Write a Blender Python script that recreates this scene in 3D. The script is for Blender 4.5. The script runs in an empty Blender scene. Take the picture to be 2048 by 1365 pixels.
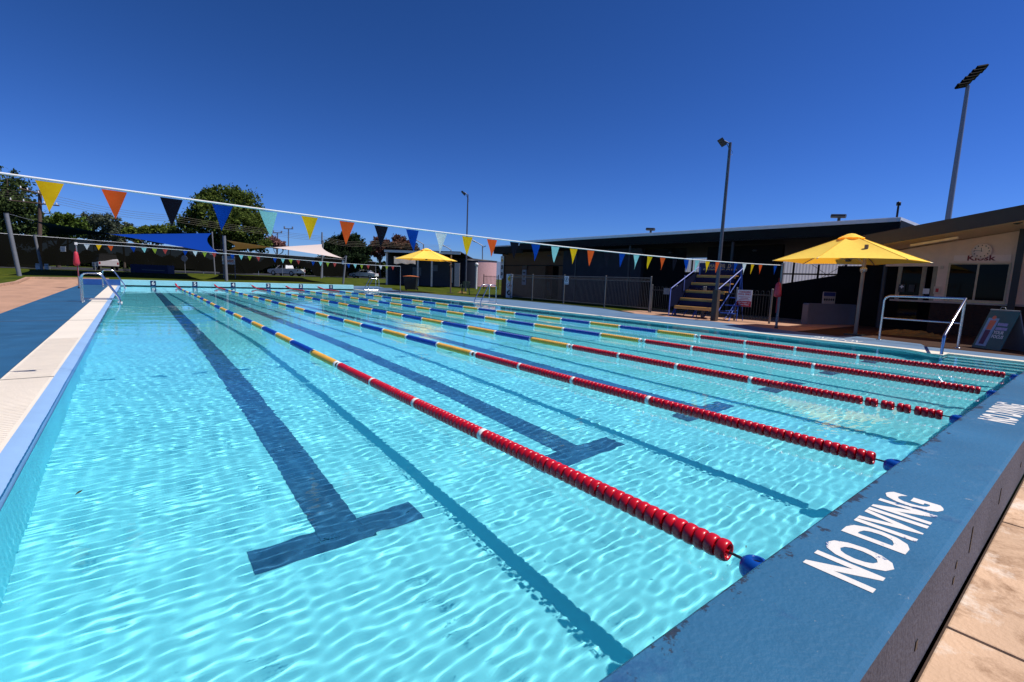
import bpy, math, random
import numpy as np
from mathutils import Matrix, Vector

SC = bpy.context.scene
COL = SC.collection
PI = math.pi
random.seed(11)

# ------------------------------------------------------------------ camera
F_PX, W_PX, H_PX = 953.365, 2048.0, 1365.0
CAM = np.array([-1.8823, -0.5570, 1.0981])


def basis(yaw, pitch, roll):
    sy, cy, sp, cp = math.sin(yaw), math.cos(yaw), math.sin(pitch), math.cos(pitch)
    fwd = np.array([sy * cp, cy * cp, -sp])
    right = np.array([cy, -sy, 0.0])
    up = np.cross(right, fwd)
    c, s = math.cos(roll), math.sin(roll)
    return c * right + s * up, -s * right + c * up, fwd


RX, UX, FX = basis(*[math.radians(a) for a in (38.52940406, 7.29624104, 2.17290542)])
cam = bpy.data.objects.new('camera', bpy.data.cameras.new('camera'))
COL.objects.link(cam)
SC.camera = cam
cam.matrix_world = Matrix([[RX[i], UX[i], -FX[i], CAM[i]] for i in range(3)] + [[0, 0, 0, 1]])
cam.data.sensor_width = 36
cam.data.lens = 36 * F_PX / W_PX
cam.data.clip_start = 0.05
cam.data.clip_end = 9000


# surveying helpers: where a sight line of the photograph meets the real ground or an upright plane
def ray(px, py):
    return (px - W_PX / 2) / F_PX * RX - (py - H_PX / 2) / F_PX * UX + FX


def terrain(y):
    return min(max((y - 33.5) * 0.02, 0.0), 0.45)


def G(px, py, dz=0.0):
    d = ray(px, py)
    lo, hi = 0.0, 400.0
    t = 0.0
    while t < hi:
        p = CAM + d * t
        if p[2] < terrain(p[1]) + dz:
            break
        lo = t
        t += 0.4
    hi = t
    for _ in range(40):
        m = (lo + hi) / 2
        p = CAM + d * m
        if p[2] < terrain(p[1]) + dz:
            hi = m
        else:
            lo = m
    return CAM + d * hi


def onX(px, py, x0):
    d = ray(px, py)
    return CAM + d * (x0 - CAM[0]) / d[0]


def onY(px, py, y0):
    d = ray(px, py)
    return CAM + d * (y0 - CAM[1]) / d[1]


def onZ(px, py, z0):
    d = ray(px, py)
    return CAM + d * (z0 - CAM[2]) / d[2]


def at(px, py, depth):
    return CAM + ray(px, py) * depth


def rise(base, px, py):
    n = np.array([base[0] - CAM[0], base[1] - CAM[1], 0.0])
    d = ray(px, py)
    return CAM + d * ((base - CAM) @ n / (d @ n))


# ------------------------------------------------------------------ materials
def lin(r, g, b):
    f = lambda c: c / 12.92 if c <= 0.04045 else ((c + 0.055) / 1.055) ** 2.4
    return (f(r / 255), f(g / 255), f(b / 255))


MATS = {}


def mat(name, col, rough=0.6, metal=0.0, var=0.12, scale=6.0, bump=0.0, bscale=40.0, spec=0.5, col2=None, stretch=None, coat=0.0):
    if name in MATS:
        return MATS[name]
    m = bpy.data.materials.new(name)
    m.use_nodes = True
    nt = m.node_tree
    b = nt.nodes['Principled BSDF']
    b.inputs['Roughness'].default_value = rough
    b.inputs['Metallic'].default_value = metal
    b.inputs['Specular IOR Level'].default_value = spec
    b.inputs['Coat Weight'].default_value = coat
    geo = nt.nodes.new('ShaderNodeNewGeometry')
    src = geo.outputs['Position']
    if stretch:
        mp = nt.nodes.new('ShaderNodeMapping')
        mp.inputs['Scale'].default_value = stretch
        nt.links.new(src, mp.inputs[0])
        src = mp.outputs[0]
    nz = nt.nodes.new('ShaderNodeTexNoise')
    nz.inputs['Scale'].default_value = scale
    nz.inputs['Detail'].default_value = 6
    nz.inputs['Roughness'].default_value = 0.65
    nt.links.new(src, nz.inputs['Vector'])
    rp = nt.nodes.new('ShaderNodeValToRGB')
    e = rp.color_ramp.elements
    if col2 is None:
        a = [c * (1 - var) for c in col]
        c2 = [min(1, c * (1 + var)) for c in col]
    else:
        a, c2 = col, col2
    e[0].position, e[1].position = 0.35, 0.65
    e[0].color, e[1].color = (*a, 1), (*c2, 1)
    nt.links.new(nz.outputs['Fac'], rp.inputs[0])
    nt.links.new(rp.outputs[0], b.inputs['Base Color'])
    if bump:
        n2 = nt.nodes.new('ShaderNodeTexNoise')
        n2.inputs['Scale'].default_value = bscale
        n2.inputs['Detail'].default_value = 5
        nt.links.new(src, n2.inputs['Vector'])
        bp = nt.nodes.new('ShaderNodeBump')
        bp.inputs['Strength'].default_value = bump
        bp.inputs['Distance'].default_value = 0.02
        nt.links.new(n2.outputs['Fac'], bp.inputs['Height'])
        nt.links.new(bp.outputs[0], b.inputs['Normal'])
    MATS[name] = m
    return m


def worn(name, col, wear, thr=0.62, scale=3.0, rough=0.7, bump=0.15, fine=(0.9, 1.1), width=0.05, spec=0.4, stretch=None, amount=1.0):
    """Paint with chipped / faded patches of a second colour that belong to the surface."""
    if name in MATS:
        return MATS[name]
    m = mat(name, col, rough, var=0.0, bump=bump, bscale=60, spec=spec)
    nt = m.node_tree
    b = nt.nodes['Principled BSDF']
    geo = [n for n in nt.nodes if n.type == 'NEW_GEOMETRY'][0]
    src = geo.outputs['Position']
    if stretch:
        mp = nt.nodes.new('ShaderNodeMapping')
        mp.inputs['Scale'].default_value = stretch
        nt.links.new(src, mp.inputs[0])
        src = mp.outputs[0]
    n1 = nt.nodes.new('ShaderNodeTexNoise')
    n1.inputs['Scale'].default_value = scale
    n1.inputs['Detail'].default_value = 9
    n1.inputs['Roughness'].default_value = 0.7
    n1.inputs['Distortion'].default_value = 0.4
    nt.links.new(src, n1.inputs['Vector'])
    mr = nt.nodes.new('ShaderNodeMapRange')
    mr.inputs['From Min'].default_value = thr
    mr.inputs['From Max'].default_value = thr + width
    mr.inputs['To Max'].default_value = amount
    nt.links.new(n1.outputs['Fac'], mr.inputs['Value'])
    n2 = nt.nodes.new('ShaderNodeTexNoise')
    n2.inputs['Scale'].default_value = 1.7
    n2.inputs['Detail'].default_value = 8
    nt.links.new(src, n2.inputs['Vector'])
    rp = nt.nodes.new('ShaderNodeValToRGB')
    e = rp.color_ramp.elements
    e[0].position, e[1].position = 0.3, 0.7
    e[0].color = (*[c * fine[0] for c in col], 1)
    e[1].color = (*[min(1, c * fine[1]) for c in col], 1)
    nt.links.new(n2.outputs['Fac'], rp.inputs[0])
    mx = nt.nodes.new('ShaderNodeMix')
    mx.data_type = 'RGBA'
    nt.links.new(mr.outputs[0], mx.inputs['Factor'])
    nt.links.new(rp.outputs[0], mx.inputs['A'])
    mx.inputs['B'].default_value = (*wear, 1)
    nt.links.new(mx.outputs['Result'], b.inputs['Base Color'])
    return m


def leafmat(name, c1, c2, trans=0.3):
    if name in MATS:
        return MATS[name]
    m = bpy.data.materials.new(name)
    m.use_nodes = True
    nt = m.node_tree
    nt.nodes.clear()
    geo = nt.nodes.new('ShaderNodeNewGeometry')
    rp = nt.nodes.new('ShaderNodeValToRGB')
    rp.color_ramp.elements[0].color = (*c1, 1)
    rp.color_ramp.elements[1].color = (*c2, 1)
    nt.links.new(geo.outputs['Random Per Island'], rp.inputs[0])
    d = nt.nodes.new('ShaderNodeBsdfDiffuse')
    t = nt.nodes.new('ShaderNodeBsdfTranslucent')
    mx = nt.nodes.new('ShaderNodeMixShader')
    mx.inputs[0].default_value = trans
    o = nt.nodes.new('ShaderNodeOutputMaterial')
    nt.links.new(rp.outputs[0], d.inputs[0])
    nt.links.new(rp.outputs[0], t.inputs[0])
    nt.links.new(d.outputs[0], mx.inputs[1])
    nt.links.new(t.outputs[0], mx.inputs[2])
    nt.links.new(mx.outputs[0], o.inputs[0])
    MATS[name] = m
    return m


def clothmat(name, col, trans=0.35, rough=0.8, see=0.0, tcol=None):
    if name in MATS:
        return MATS[name]
    m = bpy.data.materials.new(name)
    m.use_nodes = True
    nt = m.node_tree
    nt.nodes.clear()
    geo = nt.nodes.new('ShaderNodeNewGeometry')
    nz = nt.nodes.new('ShaderNodeTexNoise')
    nz.inputs['Scale'].default_value = 14
    nz.inputs['Detail'].default_value = 5
    nt.links.new(geo.outputs['Position'], nz.inputs['Vector'])
    rp = nt.nodes.new('ShaderNodeValToRGB')
    rp.color_ramp.elements[0].color = (*[c * 0.85 for c in col], 1)
    rp.color_ramp.elements[1].color = (*[min(1, c * 1.12) for c in col], 1)
    nt.links.new(nz.outputs['Fac'], rp.inputs[0])
    d = nt.nodes.new('ShaderNodeBsdfDiffuse')
    t = nt.nodes.new('ShaderNodeBsdfTranslucent')
    mx = nt.nodes.new('ShaderNodeMixShader')
    mx.inputs[0].default_value = trans
    o = nt.nodes.new('ShaderNodeOutputMaterial')
    nt.links.new(rp.outputs[0], d.inputs[0])
    if tcol:
        t.inputs[0].default_value = (*tcol, 1)
    else:
        nt.links.new(rp.outputs[0], t.inputs[0])
    nt.links.new(d.outputs[0], mx.inputs[1])
    nt.links.new(t.outputs[0], mx.inputs[2])
    last = mx.outputs[0]
    if see:
        tr = nt.nodes.new('ShaderNodeBsdfTransparent')
        m2 = nt.nodes.new('ShaderNodeMixShader')
        m2.inputs[0].default_value = see
        nt.links.new(last, m2.inputs[1])
        nt.links.new(tr.outputs[0], m2.inputs[2])
        last = m2.outputs[0]
    nt.links.new(last, o.inputs[0])
    MATS[name] = m
    return m


M = {}
M['white'] = mat('white_paint', lin(228, 224, 218), 0.5, var=0.04)
M['chrome'] = mat('stainless_steel', (0.62, 0.63, 0.66), 0.22, metal=1.0, var=0.05, scale=20)
M['galv'] = mat('galvanised_steel', lin(150, 152, 156), 0.45, metal=0.55, var=0.12, scale=9)
M['greypole'] = mat('grey_post_paint', lin(118, 120, 126), 0.55, var=0.08)
M['charcoal'] = mat('charcoal_steel', lin(46, 46, 50), 0.5, var=0.12)
M['black'] = mat('black_plastic', lin(22, 22, 25), 0.45, var=0.1)
M['black_flag'] = clothmat('black_flag_cloth', lin(19, 22, 32), 0.1)
M['red'] = mat('red_float_plastic', (0.62, 0.006, 0.018), 0.28, var=0.1, scale=9, spec=0.55)
M['yellowf'] = mat('yellow_float_plastic', lin(232, 172, 62), 0.4, var=0.12, scale=9)
M['bluef'] = mat('blue_float_plastic', lin(6, 62, 158), 0.3, var=0.1, scale=9)
M['whitef'] = mat('white_float_plastic', lin(235, 232, 225), 0.4, var=0.04)
M['blueanchor'] = mat('blue_anchor_plastic', lin(14, 76, 165), 0.25, var=0.08)
M['steel_dark'] = mat('dark_steel', lin(70, 70, 72), 0.4, metal=0.6)
M['wood_pole'] = mat('weathered_pole_timber', lin(92, 72, 60), 0.85, var=0.25, scale=5, stretch=(4, 4, 0.5))
M['trunk'] = mat('tree_bark', lin(78, 66, 56), 0.9, var=0.3, scale=5, bump=0.4, bscale=14)
M['glass_dark'] = mat('dark_window_glass', (0.004, 0.005, 0.005), 0.03, var=0.05, spec=0.08)
M['tyre'] = mat('tyre_rubber', lin(24, 24, 25), 0.8)
M['yellowcan'] = clothmat('yellow_umbrella_fabric', (1.0, .65, .12), 0.0, tcol=(.5, .22, .01))
_n = M['yellowcan'].node_tree
_mx = [n for n in _n.nodes if n.type == 'MIX_SHADER'][0]
_add = _n.nodes.new('ShaderNodeAddShader')
_n.links.new([n for n in _n.nodes if n.type == 'BSDF_DIFFUSE'][0].outputs[0], _add.inputs[0])
_n.links.new([n for n in _n.nodes if n.type == 'BSDF_TRANSLUCENT'][0].outputs[0], _add.inputs[1])
_n.links.new(_add.outputs[0], [n for n in _n.nodes if n.type == 'OUTPUT_MATERIAL'][0].inputs[0])
M['sail_blue'] = clothmat('blue_sail_fabric', lin(18, 58, 142), 0.0)
M['sail_beige'] = clothmat('beige_sail_fabric', lin(232, 214, 204), 0.16, tcol=(.42, .22, .07))


# ------------------------------------------------------------------ mesh helpers
class MB:
    def __init__(s):
        s.v, s.f, s.sm = [], [], []

    def face(s, pts, smooth=False):
        i = len(s.v)
        s.v += [tuple(map(float, p)) for p in pts]
        s.f.append(tuple(range(i, i + len(pts))))
        s.sm.append(smooth)
        return s

    def box(s, x0, x1, y0, y1, z0, z1, mtx=None):
        i = len(s.v)
        P = [(x, y, z) for z in (z0, z1) for y in (y0, y1) for x in (x0, x1)]
        if mtx is not None:
            P = [tuple(mtx @ Vector(p)) for p in P]
        s.v += P
        for q in ((0, 2, 3, 1), (4, 5, 7, 6), (0, 1, 5, 4), (2, 6, 7, 3), (0, 4, 6, 2), (1, 3, 7, 5)):
            s.f.append(tuple(i + k for k in q))
            s.sm.append(False)
        return s

    def grid(s, rows, smooth=True, closed=False):
        i = len(s.v)
        n = len(rows[0])
        for r in rows:
            s.v += [tuple(map(float, p)) for p in r]
        for a in range(len(rows) - 1):
            for b in range(n if closed else n - 1):
                c = (b + 1) % n
                s.f.append((i + a * n + b, i + a * n + c, i + (a + 1) * n + c, i + (a + 1) * n + b))
                s.sm.append(smooth)
        return s

    def tube(s, pts, r, n=8, caps=True):
        pts = [Vector(tuple(map(float, p))) for p in pts]
        rr = r if isinstance(r, (list, tuple)) else [r] * len(pts)
        rows = []
        prev = None
        for k, p in enumerate(pts):
            a = pts[max(k - 1, 0)]
            b = pts[min(k + 1, len(pts) - 1)]
            t = (b - a).normalized()
            if prev is None:
                h = Vector((0, 0, 1)) if abs(t.z) < 0.9 else Vector((1, 0, 0))
                u = t.cross(h).normalized()
            else:
                u = (prev - t * prev.dot(t)).normalized()
            prev = u
            w = t.cross(u)
            rows.append([p + (u * math.cos(2 * PI * j / n) + w * math.sin(2 * PI * j / n)) * rr[k] for j in range(n)])
        s.grid(rows, True, True)
        if caps:
            s.face(list(reversed(rows[0])))
            s.face(rows[-1])
        return s

    def lathe(s, prof, c=(0, 0, 0), axis='z', n=16, smooth=True):
        rows = []
        for (r, h) in prof:
            row = []
            for j in range(n):
                a = 2 * PI * j / n
                x, y = r * math.cos(a), r * math.sin(a)
                p = {'z': (x, y, h), 'y': (x, h, -y), 'x': (h, x, y)}[axis]
                row.append((c[0] + p[0], c[1] + p[1], c[2] + p[2]))
            rows.append(row)
        return s.grid(rows, smooth, True)

    def prism(s, poly, off):
        """polygon (3-D points) swept by the vector off, closed both ends"""
        off = np.array(off, float)
        a = [np.array(p, float) for p in poly]
        b = [p + off for p in a]
        s.face(list(reversed(a)))
        s.face(b)
        n = len(a)
        for k in range(n):
            j = (k + 1) % n
            s.face([a[k], a[j], b[j], b[k]])
        return s

    def build(s, name, m, parent=None, bevel=0.0):
        me = bpy.data.meshes.new(name)
        me.from_pydata(s.v, [], s.f)
        me.polygons.foreach_set('use_smooth', s.sm)
        for x in (m if isinstance(m, (list, tuple)) else [m]):
            me.materials.append(x)
        me.update()
        o = bpy.data.objects.new(name, me)
        COL.objects.link(o)
        if parent is not None:
            o.parent = parent
            o.matrix_parent_inverse = parent.matrix_world.inverted()
        if bevel:
            md = o.modifiers.new('bevel', 'BEVEL')
            md.width = bevel
            md.segments = 2
            md.limit_method = 'ANGLE'
        return o


def tag(o, label=None, cat=None, group=None, kind=None):
    for k, v in (('label', label), ('category', cat), ('group', group), ('kind', kind)):
        if v:
            o[k] = v
    return o


def thing(name, label, cat, loc=(0, 0, 0), rz=0.0, group=None):
    o = bpy.data.objects.new(name, None)
    COL.objects.link(o)
    o.empty_display_size = 0.1
    o.matrix_world = Matrix.Translation(Vector(tuple(map(float, loc)))) @ Matrix.Rotation(rz, 4, 'Z')
    return tag(o, label, cat, group)


def struct(o, label=None):
    o['kind'] = 'structure'
    return o


def children(o):
    return [c for c in bpy.data.objects if c.parent == o]


def copy_tree(o, parent=None):
    c = o.copy()
    COL.objects.link(c)
    if parent is not None:
        c.parent = parent
    for ch in children(o):
        copy_tree(ch, c)
    return c


def text_mesh(name, body, size, m, origin, xdir, ydir, parent=None, bold=0.0, depth=0.002, sx=1.0, align='LEFT', spacing=1.0, line=1.0):
    cu = bpy.data.curves.new(name + '_curve', 'FONT')
    cu.body = body
    cu.size = size
    cu.extrude = depth / 2
    cu.offset = bold
    cu.align_x = align
    cu.space_character = spacing
    cu.space_line = line
    cu.resolution_u = 3
    tmp = bpy.data.objects.new(name + '_tmp', cu)
    COL.objects.link(tmp)
    dg = bpy.context.evaluated_depsgraph_get()
    me = bpy.data.meshes.new_from_object(tmp.evaluated_get(dg))
    bpy.data.objects.remove(tmp)
    bpy.data.curves.remove(cu)
    me.name = name
    me.materials.clear()
    me.materials.append(m)
    x = Vector(tuple(map(float, xdir))).normalized()
    y = Vector(tuple(map(float, ydir))).normalized()
    z = x.cross(y)
    o_ = Vector(tuple(map(float, origin))) + z * (depth / 2 + 0.0006)
    T = Matrix([[x[i] * sx, y[i], z[i], o_[i]] for i in range(3)] + [[0, 0, 0, 1]])
    me.transform(T)
    o = bpy.data.objects.new(name, me)
    COL.objects.link(o)
    if parent is not None:
        o.parent = parent
        o.matrix_parent_inverse = parent.matrix_world.inverted()
    return o


def board(mb, c, xd, yd, w, h, t):
    """flat panel centred at c spanning w along xd and h along yd, thickness t behind its face"""
    c, xd, yd = [np.array(a, float) for a in (c, xd, yd)]
    n = np.cross(xd, yd)
    q = [c + xd * (w * a) + yd * (h * b) for a, b in ((-.5, -.5), (.5, -.5), (.5, .5), (-.5, .5))]
    return mb.prism([p - n * t for p in q], n * t)


# ------------------------------------------------------------------ light, sky
W = bpy.data.worlds.new('World')
SC.world = W
W.use_nodes = True
nt = W.node_tree
sky = nt.nodes.new('ShaderNodeTexSky')
sky.sky_type = 'NISHITA'
sky.sun_disc = False
SUN = Vector((0.39, -0.36, 0.84)).normalized()
sky.sun_elevation = math.asin(SUN.z)
sky.sun_rotation = math.atan2(SUN.x, SUN.y)
sky.altitude = 400
sky.air_density = 1.0
sky.dust_density = 0.0
sky.ozone_density = 3.0
bg = nt.nodes['Background']
sep = nt.nodes.new('ShaderNodeSeparateColor')
com = nt.nodes.new('ShaderNodeCombineColor')
nt.links.new(sky.outputs[0], sep.inputs[0])
for k, (p_, a_) in enumerate(((1.45, 1.19), (1.3, 1.52), (1.5, 3.75))):
    m1 = nt.nodes.new('ShaderNodeMath')
    m1.operation = 'MULTIPLY'
    m1.inputs[1].default_value = 0.05
    m2 = nt.nodes.new('ShaderNodeMath')
    m2.operation = 'POWER'
    m2.inputs[1].default_value = p_
    m3 = nt.nodes.new('ShaderNodeMath')
    m3.operation = 'MULTIPLY'
    m3.inputs[1].default_value = a_ * 10
    nt.links.new(sep.outputs[k], m1.inputs[0])
    nt.links.new(m1.outputs[0], m2.inputs[0])
    nt.links.new(m2.outputs[0], m3.inputs[0])
    nt.links.new(m3.outputs[0], com.inputs[k])
nt.links.new(com.outputs[0], bg.inputs[0])
bg.inputs[1].default_value = 0.1
sl = bpy.data.lights.new('sun', 'SUN')
sl.energy = 4.8
sl.angle = math.radians(0.5)
sl.color = (1.0, 0.955, 0.90)
so = bpy.data.objects.new('sun', sl)
COL.objects.link(so)
so.rotation_euler = SUN.to_track_quat('Z', 'Y').to_euler()
so.location = (20, -20, 40)
sl.cycles.is_caustics_light = True
SC.view_settings.view_transform = 'Standard'
SC.view_settings.look = 'None'
SC.view_settings.exposure = 0
SC.view_settings.gamma = 1
SC.cycles.use_denoising = True
SC.cycles.max_bounces = 10
SC.cycles.transparent_max_bounces = 16
SC.cycles.sample_clamp_indirect = 6

# ------------------------------------------------------------------ pool dimensions
LP = 1.975                       # lane pitch
XL, XR, LY = -2.41, 10.46, 33.35
ZW = -0.03                       # water level
HB = 0.308                       # end wall height
ROPES = [k * LP for k in range(5)]
LANES = [(-0.5 + k) * LP for k in range(6)]      # lanes 6,5,4,3,2,1 from the left


def depth(y):
    t = min(max((y - 9.0) / 16.0, 0), 1)
    return 0.86 + (1.75 - 0.86) * t


M['floor'] = worn('pool_floor_paint', (0.225, 0.80, 0.87), (0.26, 0.82, 0.88), thr=0.55, scale=0.5, width=0.3, rough=0.8, bump=0.0, fine=(0.95, 1.05))
M['lane'] = mat('lane_line_paint', (0.020, 0.140, 0.27), 0.8, var=0.2, scale=3)
M['wall_in'] = mat('pool_wall_paint', (0.22, 0.76, 0.86), 0.75, var=0.08, scale=1.5)
M['nosing'] = mat('pool_nosing_paint', lin(142, 177, 215), 0.55, var=0.06, scale=2)
M['coping'] = worn('white_grating_tile', lin(234, 222, 203), lin(186, 177, 163), thr=0.60, scale=1.2, width=0.25, rough=0.75, bump=0.3, fine=(0.95, 1.03))
M['deck'] = worn('blue_deck_paint', lin(40, 91, 127), lin(74, 121, 152), thr=0.585, scale=1.6, width=0.12, rough=0.62, bump=0.25, fine=(0.8, 1.15), amount=0.55)
M['deck_grey'] = worn('faded_blue_deck_paint', lin(93, 123, 152), lin(125, 144, 163), thr=0.55, scale=0.9, width=0.2, rough=0.7, bump=0.2, fine=(0.85, 1.1))
def chips(m, col, thr, scale, width=.02, amount=1.0, yband=None):
    """chipped spots of a second colour; yband = (y0, y1) keeps them to a worn strip of the surface"""
    nt = m.node_tree
    b = nt.nodes['Principled BSDF']
    old = b.inputs['Base Color'].links[0].from_socket
    geo = [n for n in nt.nodes if n.type == 'NEW_GEOMETRY'][0]
    n1 = nt.nodes.new('ShaderNodeTexNoise')
    n1.inputs['Scale'].default_value = scale
    n1.inputs['Detail'].default_value = 10
    n1.inputs['Roughness'].default_value = .75
    nt.links.new(geo.outputs['Position'], n1.inputs['Vector'])
    src = n1.outputs['Fac']
    if yband:
        sp = nt.nodes.new('ShaderNodeSeparateXYZ')
        nt.links.new(geo.outputs['Position'], sp.inputs[0])
        r = nt.nodes.new('ShaderNodeMapRange')
        r.inputs['From Min'].default_value, r.inputs['From Max'].default_value = yband
        r.inputs['To Min'].default_value, r.inputs['To Max'].default_value = -.20, .11
        nt.links.new(sp.outputs[1], r.inputs['Value'])
        ad = nt.nodes.new('ShaderNodeMath')
        nt.links.new(src, ad.inputs[0])
        nt.links.new(r.outputs[0], ad.inputs[1])
        src = ad.outputs[0]
    mr = nt.nodes.new('ShaderNodeMapRange')
    mr.inputs['From Min'].default_value, mr.inputs['From Max'].default_value = thr, thr + width
    mr.inputs['To Max'].default_value = amount
    nt.links.new(src, mr.inputs['Value'])
    mx = nt.nodes.new('ShaderNodeMix')
    mx.data_type = 'RGBA'
    nt.links.new(mr.outputs[0], mx.inputs['Factor'])
    nt.links.new(old, mx.inputs['A'])
    mx.inputs['B'].default_value = (*col, 1)
    nt.links.new(mx.outputs['Result'], b.inputs['Base Color'])


M['block'] = worn('blue_end_wall_paint', lin(48, 105, 140), lin(93, 133, 156), thr=0.60, scale=4.5, width=0.14, rough=0.5, bump=0.18, fine=(0.82, 1.14), amount=0.6)

chips(M['block'], lin(40, 46, 58), .60, 9.0, .03, .9, (-.14, -.005))
chips(M['block'], lin(140, 150, 156), .64, 22.0, .02, .7)
chips(M['block'], lin(34, 72, 118), .57, 2.4, .10, .6)
chips(M['block'], lin(120, 140, 158), .60, 1.3, .10, .35)
chips(M['deck'], lin(150, 176, 196), .665, 2.6, .02, .75)
chips(M['deck_grey'], lin(70, 88, 120), .60, 2.2, .12, .6)
CAUSTIC = []

# floor and inner walls as one shell
mb = MB()
ys = list(np.linspace(-0.02, LY + 0.02, 36))
xs = list(np.linspace(XL, XR, 14))
mb.grid([[(x, y, -depth(y)) for x in xs] for y in ys], True)
floor = struct(mb.build('pool_floor', M['floor']))
CAUSTIC.append(floor)
mb = MB()
for k in range(len(ys) - 1):
    a, b = ys[k], ys[k + 1]
    mb.face([(XL, a, -depth(a)), (XL, a, -0.05), (XL, b, -0.05), (XL, b, -depth(b))])
    mb.face([(XR, a, -depth(a)), (XR, b, -depth(b)), (XR, b, -0.04), (XR, a, -0.04)])
mb.face([(XL, 0, -depth(0)), (XR, 0, -depth(0)), (XR, 0, 0.02), (XL, 0, 0.02)])
mb.face([(XL, LY, -depth(LY)), (XL, LY, 0.02), (XR, LY, 0.02), (XR, LY, -depth(LY))])
o = struct(mb.build('pool_wall', M['wall_in']))
CAUSTIC.append(o)
for x in LANES:
    mb = MB()
    yy = [2.1] + [y for y in ys if 2.2 < y < 31.2] + [31.25]
    dz = 0.004
    mb.grid([[(x - .125, y, -depth(y) + dz), (x + .125, y, -depth(y) + dz)] for y in yy], False)
    mb.face([(x - .48, 1.99, -depth(2) + dz), (x + .48, 1.99, -depth(2) + dz), (x + .48, 2.098, -depth(2) + dz), (x - .48, 2.098, -depth(2) + dz)])
    for s in (-1, 1):
        a, b = sorted((x + s * .127, x + s * .48))
        mb.face([(a, 2.1, -depth(2) + dz), (b, 2.1, -depth(2) + dz), (b, 2.21, -depth(2) + dz), (a, 2.21, -depth(2) + dz)])
    mb.face([(x - .48, 31.254, -depth(31) + dz), (x + .48, 31.254, -depth(31) + dz), (x + .48, 31.47, -depth(31) + dz), (x - .48, 31.47, -depth(31) + dz)])
    o = struct(mb.build('lane_line', M['lane']))
    CAUSTIC.append(o)
# black lane target running up the far wall under every number
# submerged steps in the near right corner
mb = MB()
for k in range(4):
    x1 = XR - 0.002 - 0.30 * k
    mb.box(x1 - 0.30, x1, 0.02, 1.32, -depth(1), -0.10 - 0.19 * k)
o = struct(mb.build('pool_steps', M['wall_in']))
CAUSTIC.append(o)
mb = MB()
for k in range(4):
    x1 = XR - 0.002 - 0.30 * k
    mb.box(x1 - 0.30, x1 - 0.255, 0.03, 1.31, -0.10 - 0.19 * k, -0.096 - 0.19 * k)
o = struct(mb.build('step_nosing', mat('step_edge_paint', lin(225, 228, 220), 0.7, var=0.05)))
CAUSTIC.append(o)

# ------------------------------------------------------------------ water
FOCUS = 3.3
rng = np.random.RandomState(5)
xw = np.arange(XL - 0.10, XR + 0.012, 0.0150)
yw = np.concatenate([np.arange(0.0, 7, 0.0112), np.arange(7, 14, 0.021), np.arange(14, LY + 0.01, 0.055)])
yw[-1] = LY
Xg, Yg = np.meshgrid(xw, yw)
Z = np.zeros_like(Xg)
Sx = np.zeros_like(Xg)


def band(n, lo, hi, dirmean, dirstd, steep):
    z = np.zeros_like(Xg)
    for _ in range(n):
        lam = math.exp(rng.uniform(math.log(lo), math.log(hi)))
        th = rng.normal(dirmean, dirstd)
        k = 2 * PI / lam
        env = 0.55 + 0.45 * np.sin(rng.uniform(.25, .9) * Xg + rng.uniform(.25, .9) * Yg + rng.uniform(0, 6.28))
        # wander the crests so that they are never straight
        wob = 0.35 * lam * np.sin(rng.uniform(1.2, 2.6) * Xg + rng.uniform(0, 6)) + 0.35 * lam * np.sin(rng.uniform(1.2, 2.6) * Yg + rng.uniform(0, 6))
        z += steep * lam / math.sqrt(n) * env * np.sin(k * (Xg * math.cos(th) + Yg * math.sin(th) + wob) + rng.uniform(0, 6.28))
    return z


calm = 0.13 + 0.87 / (1 + np.exp((Yg - 10.0) / 2.0))
right = 0.45 + 0.55 / (1 + np.exp((Xg - 2.0 - 0.30 * Yg) / 0.6))
right = np.clip(right + 0.30 * np.exp(-((Xg - 5.6) ** 2 + (Yg - 5.5) ** 2) / 5.0), 0, 1)
mix = 0.45 + 0.75 / (1 + np.exp(-(Yg - 3.2) / 0.7))
U = band(20, 0.056, 0.098, 1.62, 0.20, 1.0) / 0.07
U += mix * band(18, 0.06, 0.11, 1.5, 1.3, 1.0) / 0.085
U /= U.std()
U = np.clip(U, -2.6, 2.4)
U = np.exp(0.22 * U)                      # slightly peaked crests
U -= U.mean()
# scale so that the crests focus the sun close to the floor without folding over
Hn = U[:620, :]
dy, dx = 0.0112, 0.0150
hy = np.gradient(Hn, dy, axis=0)
hx = np.gradient(Hn, dx, axis=1)
hyy = np.gradient(hy, dy, axis=0)
hxx = np.gradient(hx, dx, axis=1)
hxy = np.gradient(hy, dx, axis=1)
eig = -(hxx + hyy) / 2 + np.sqrt(((hxx - hyy) / 2) ** 2 + hxy ** 2)
U *= FOCUS / np.percentile(eig, 99.0)
Z += U * calm * right


def curv(h):
    a = np.gradient(h, yw, axis=0)
    b = np.gradient(h, xw, axis=1)
    aa = np.gradient(a, yw, axis=0)
    bb = np.gradient(b, xw, axis=1)
    ab = np.gradient(a, xw, axis=1)
    return -(aa + bb) / 2 + np.sqrt(((aa - bb) / 2) ** 2 + ab ** 2)


def soft(h, n=1):
    for _ in range(n):
        p = np.pad(h, 1, mode='edge')
        h = (p[:-2, 1:-1] + p[2:, 1:-1] + p[1:-1, :-2] + p[1:-1, 2:] + 2 * h) / 6
    return h


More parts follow.
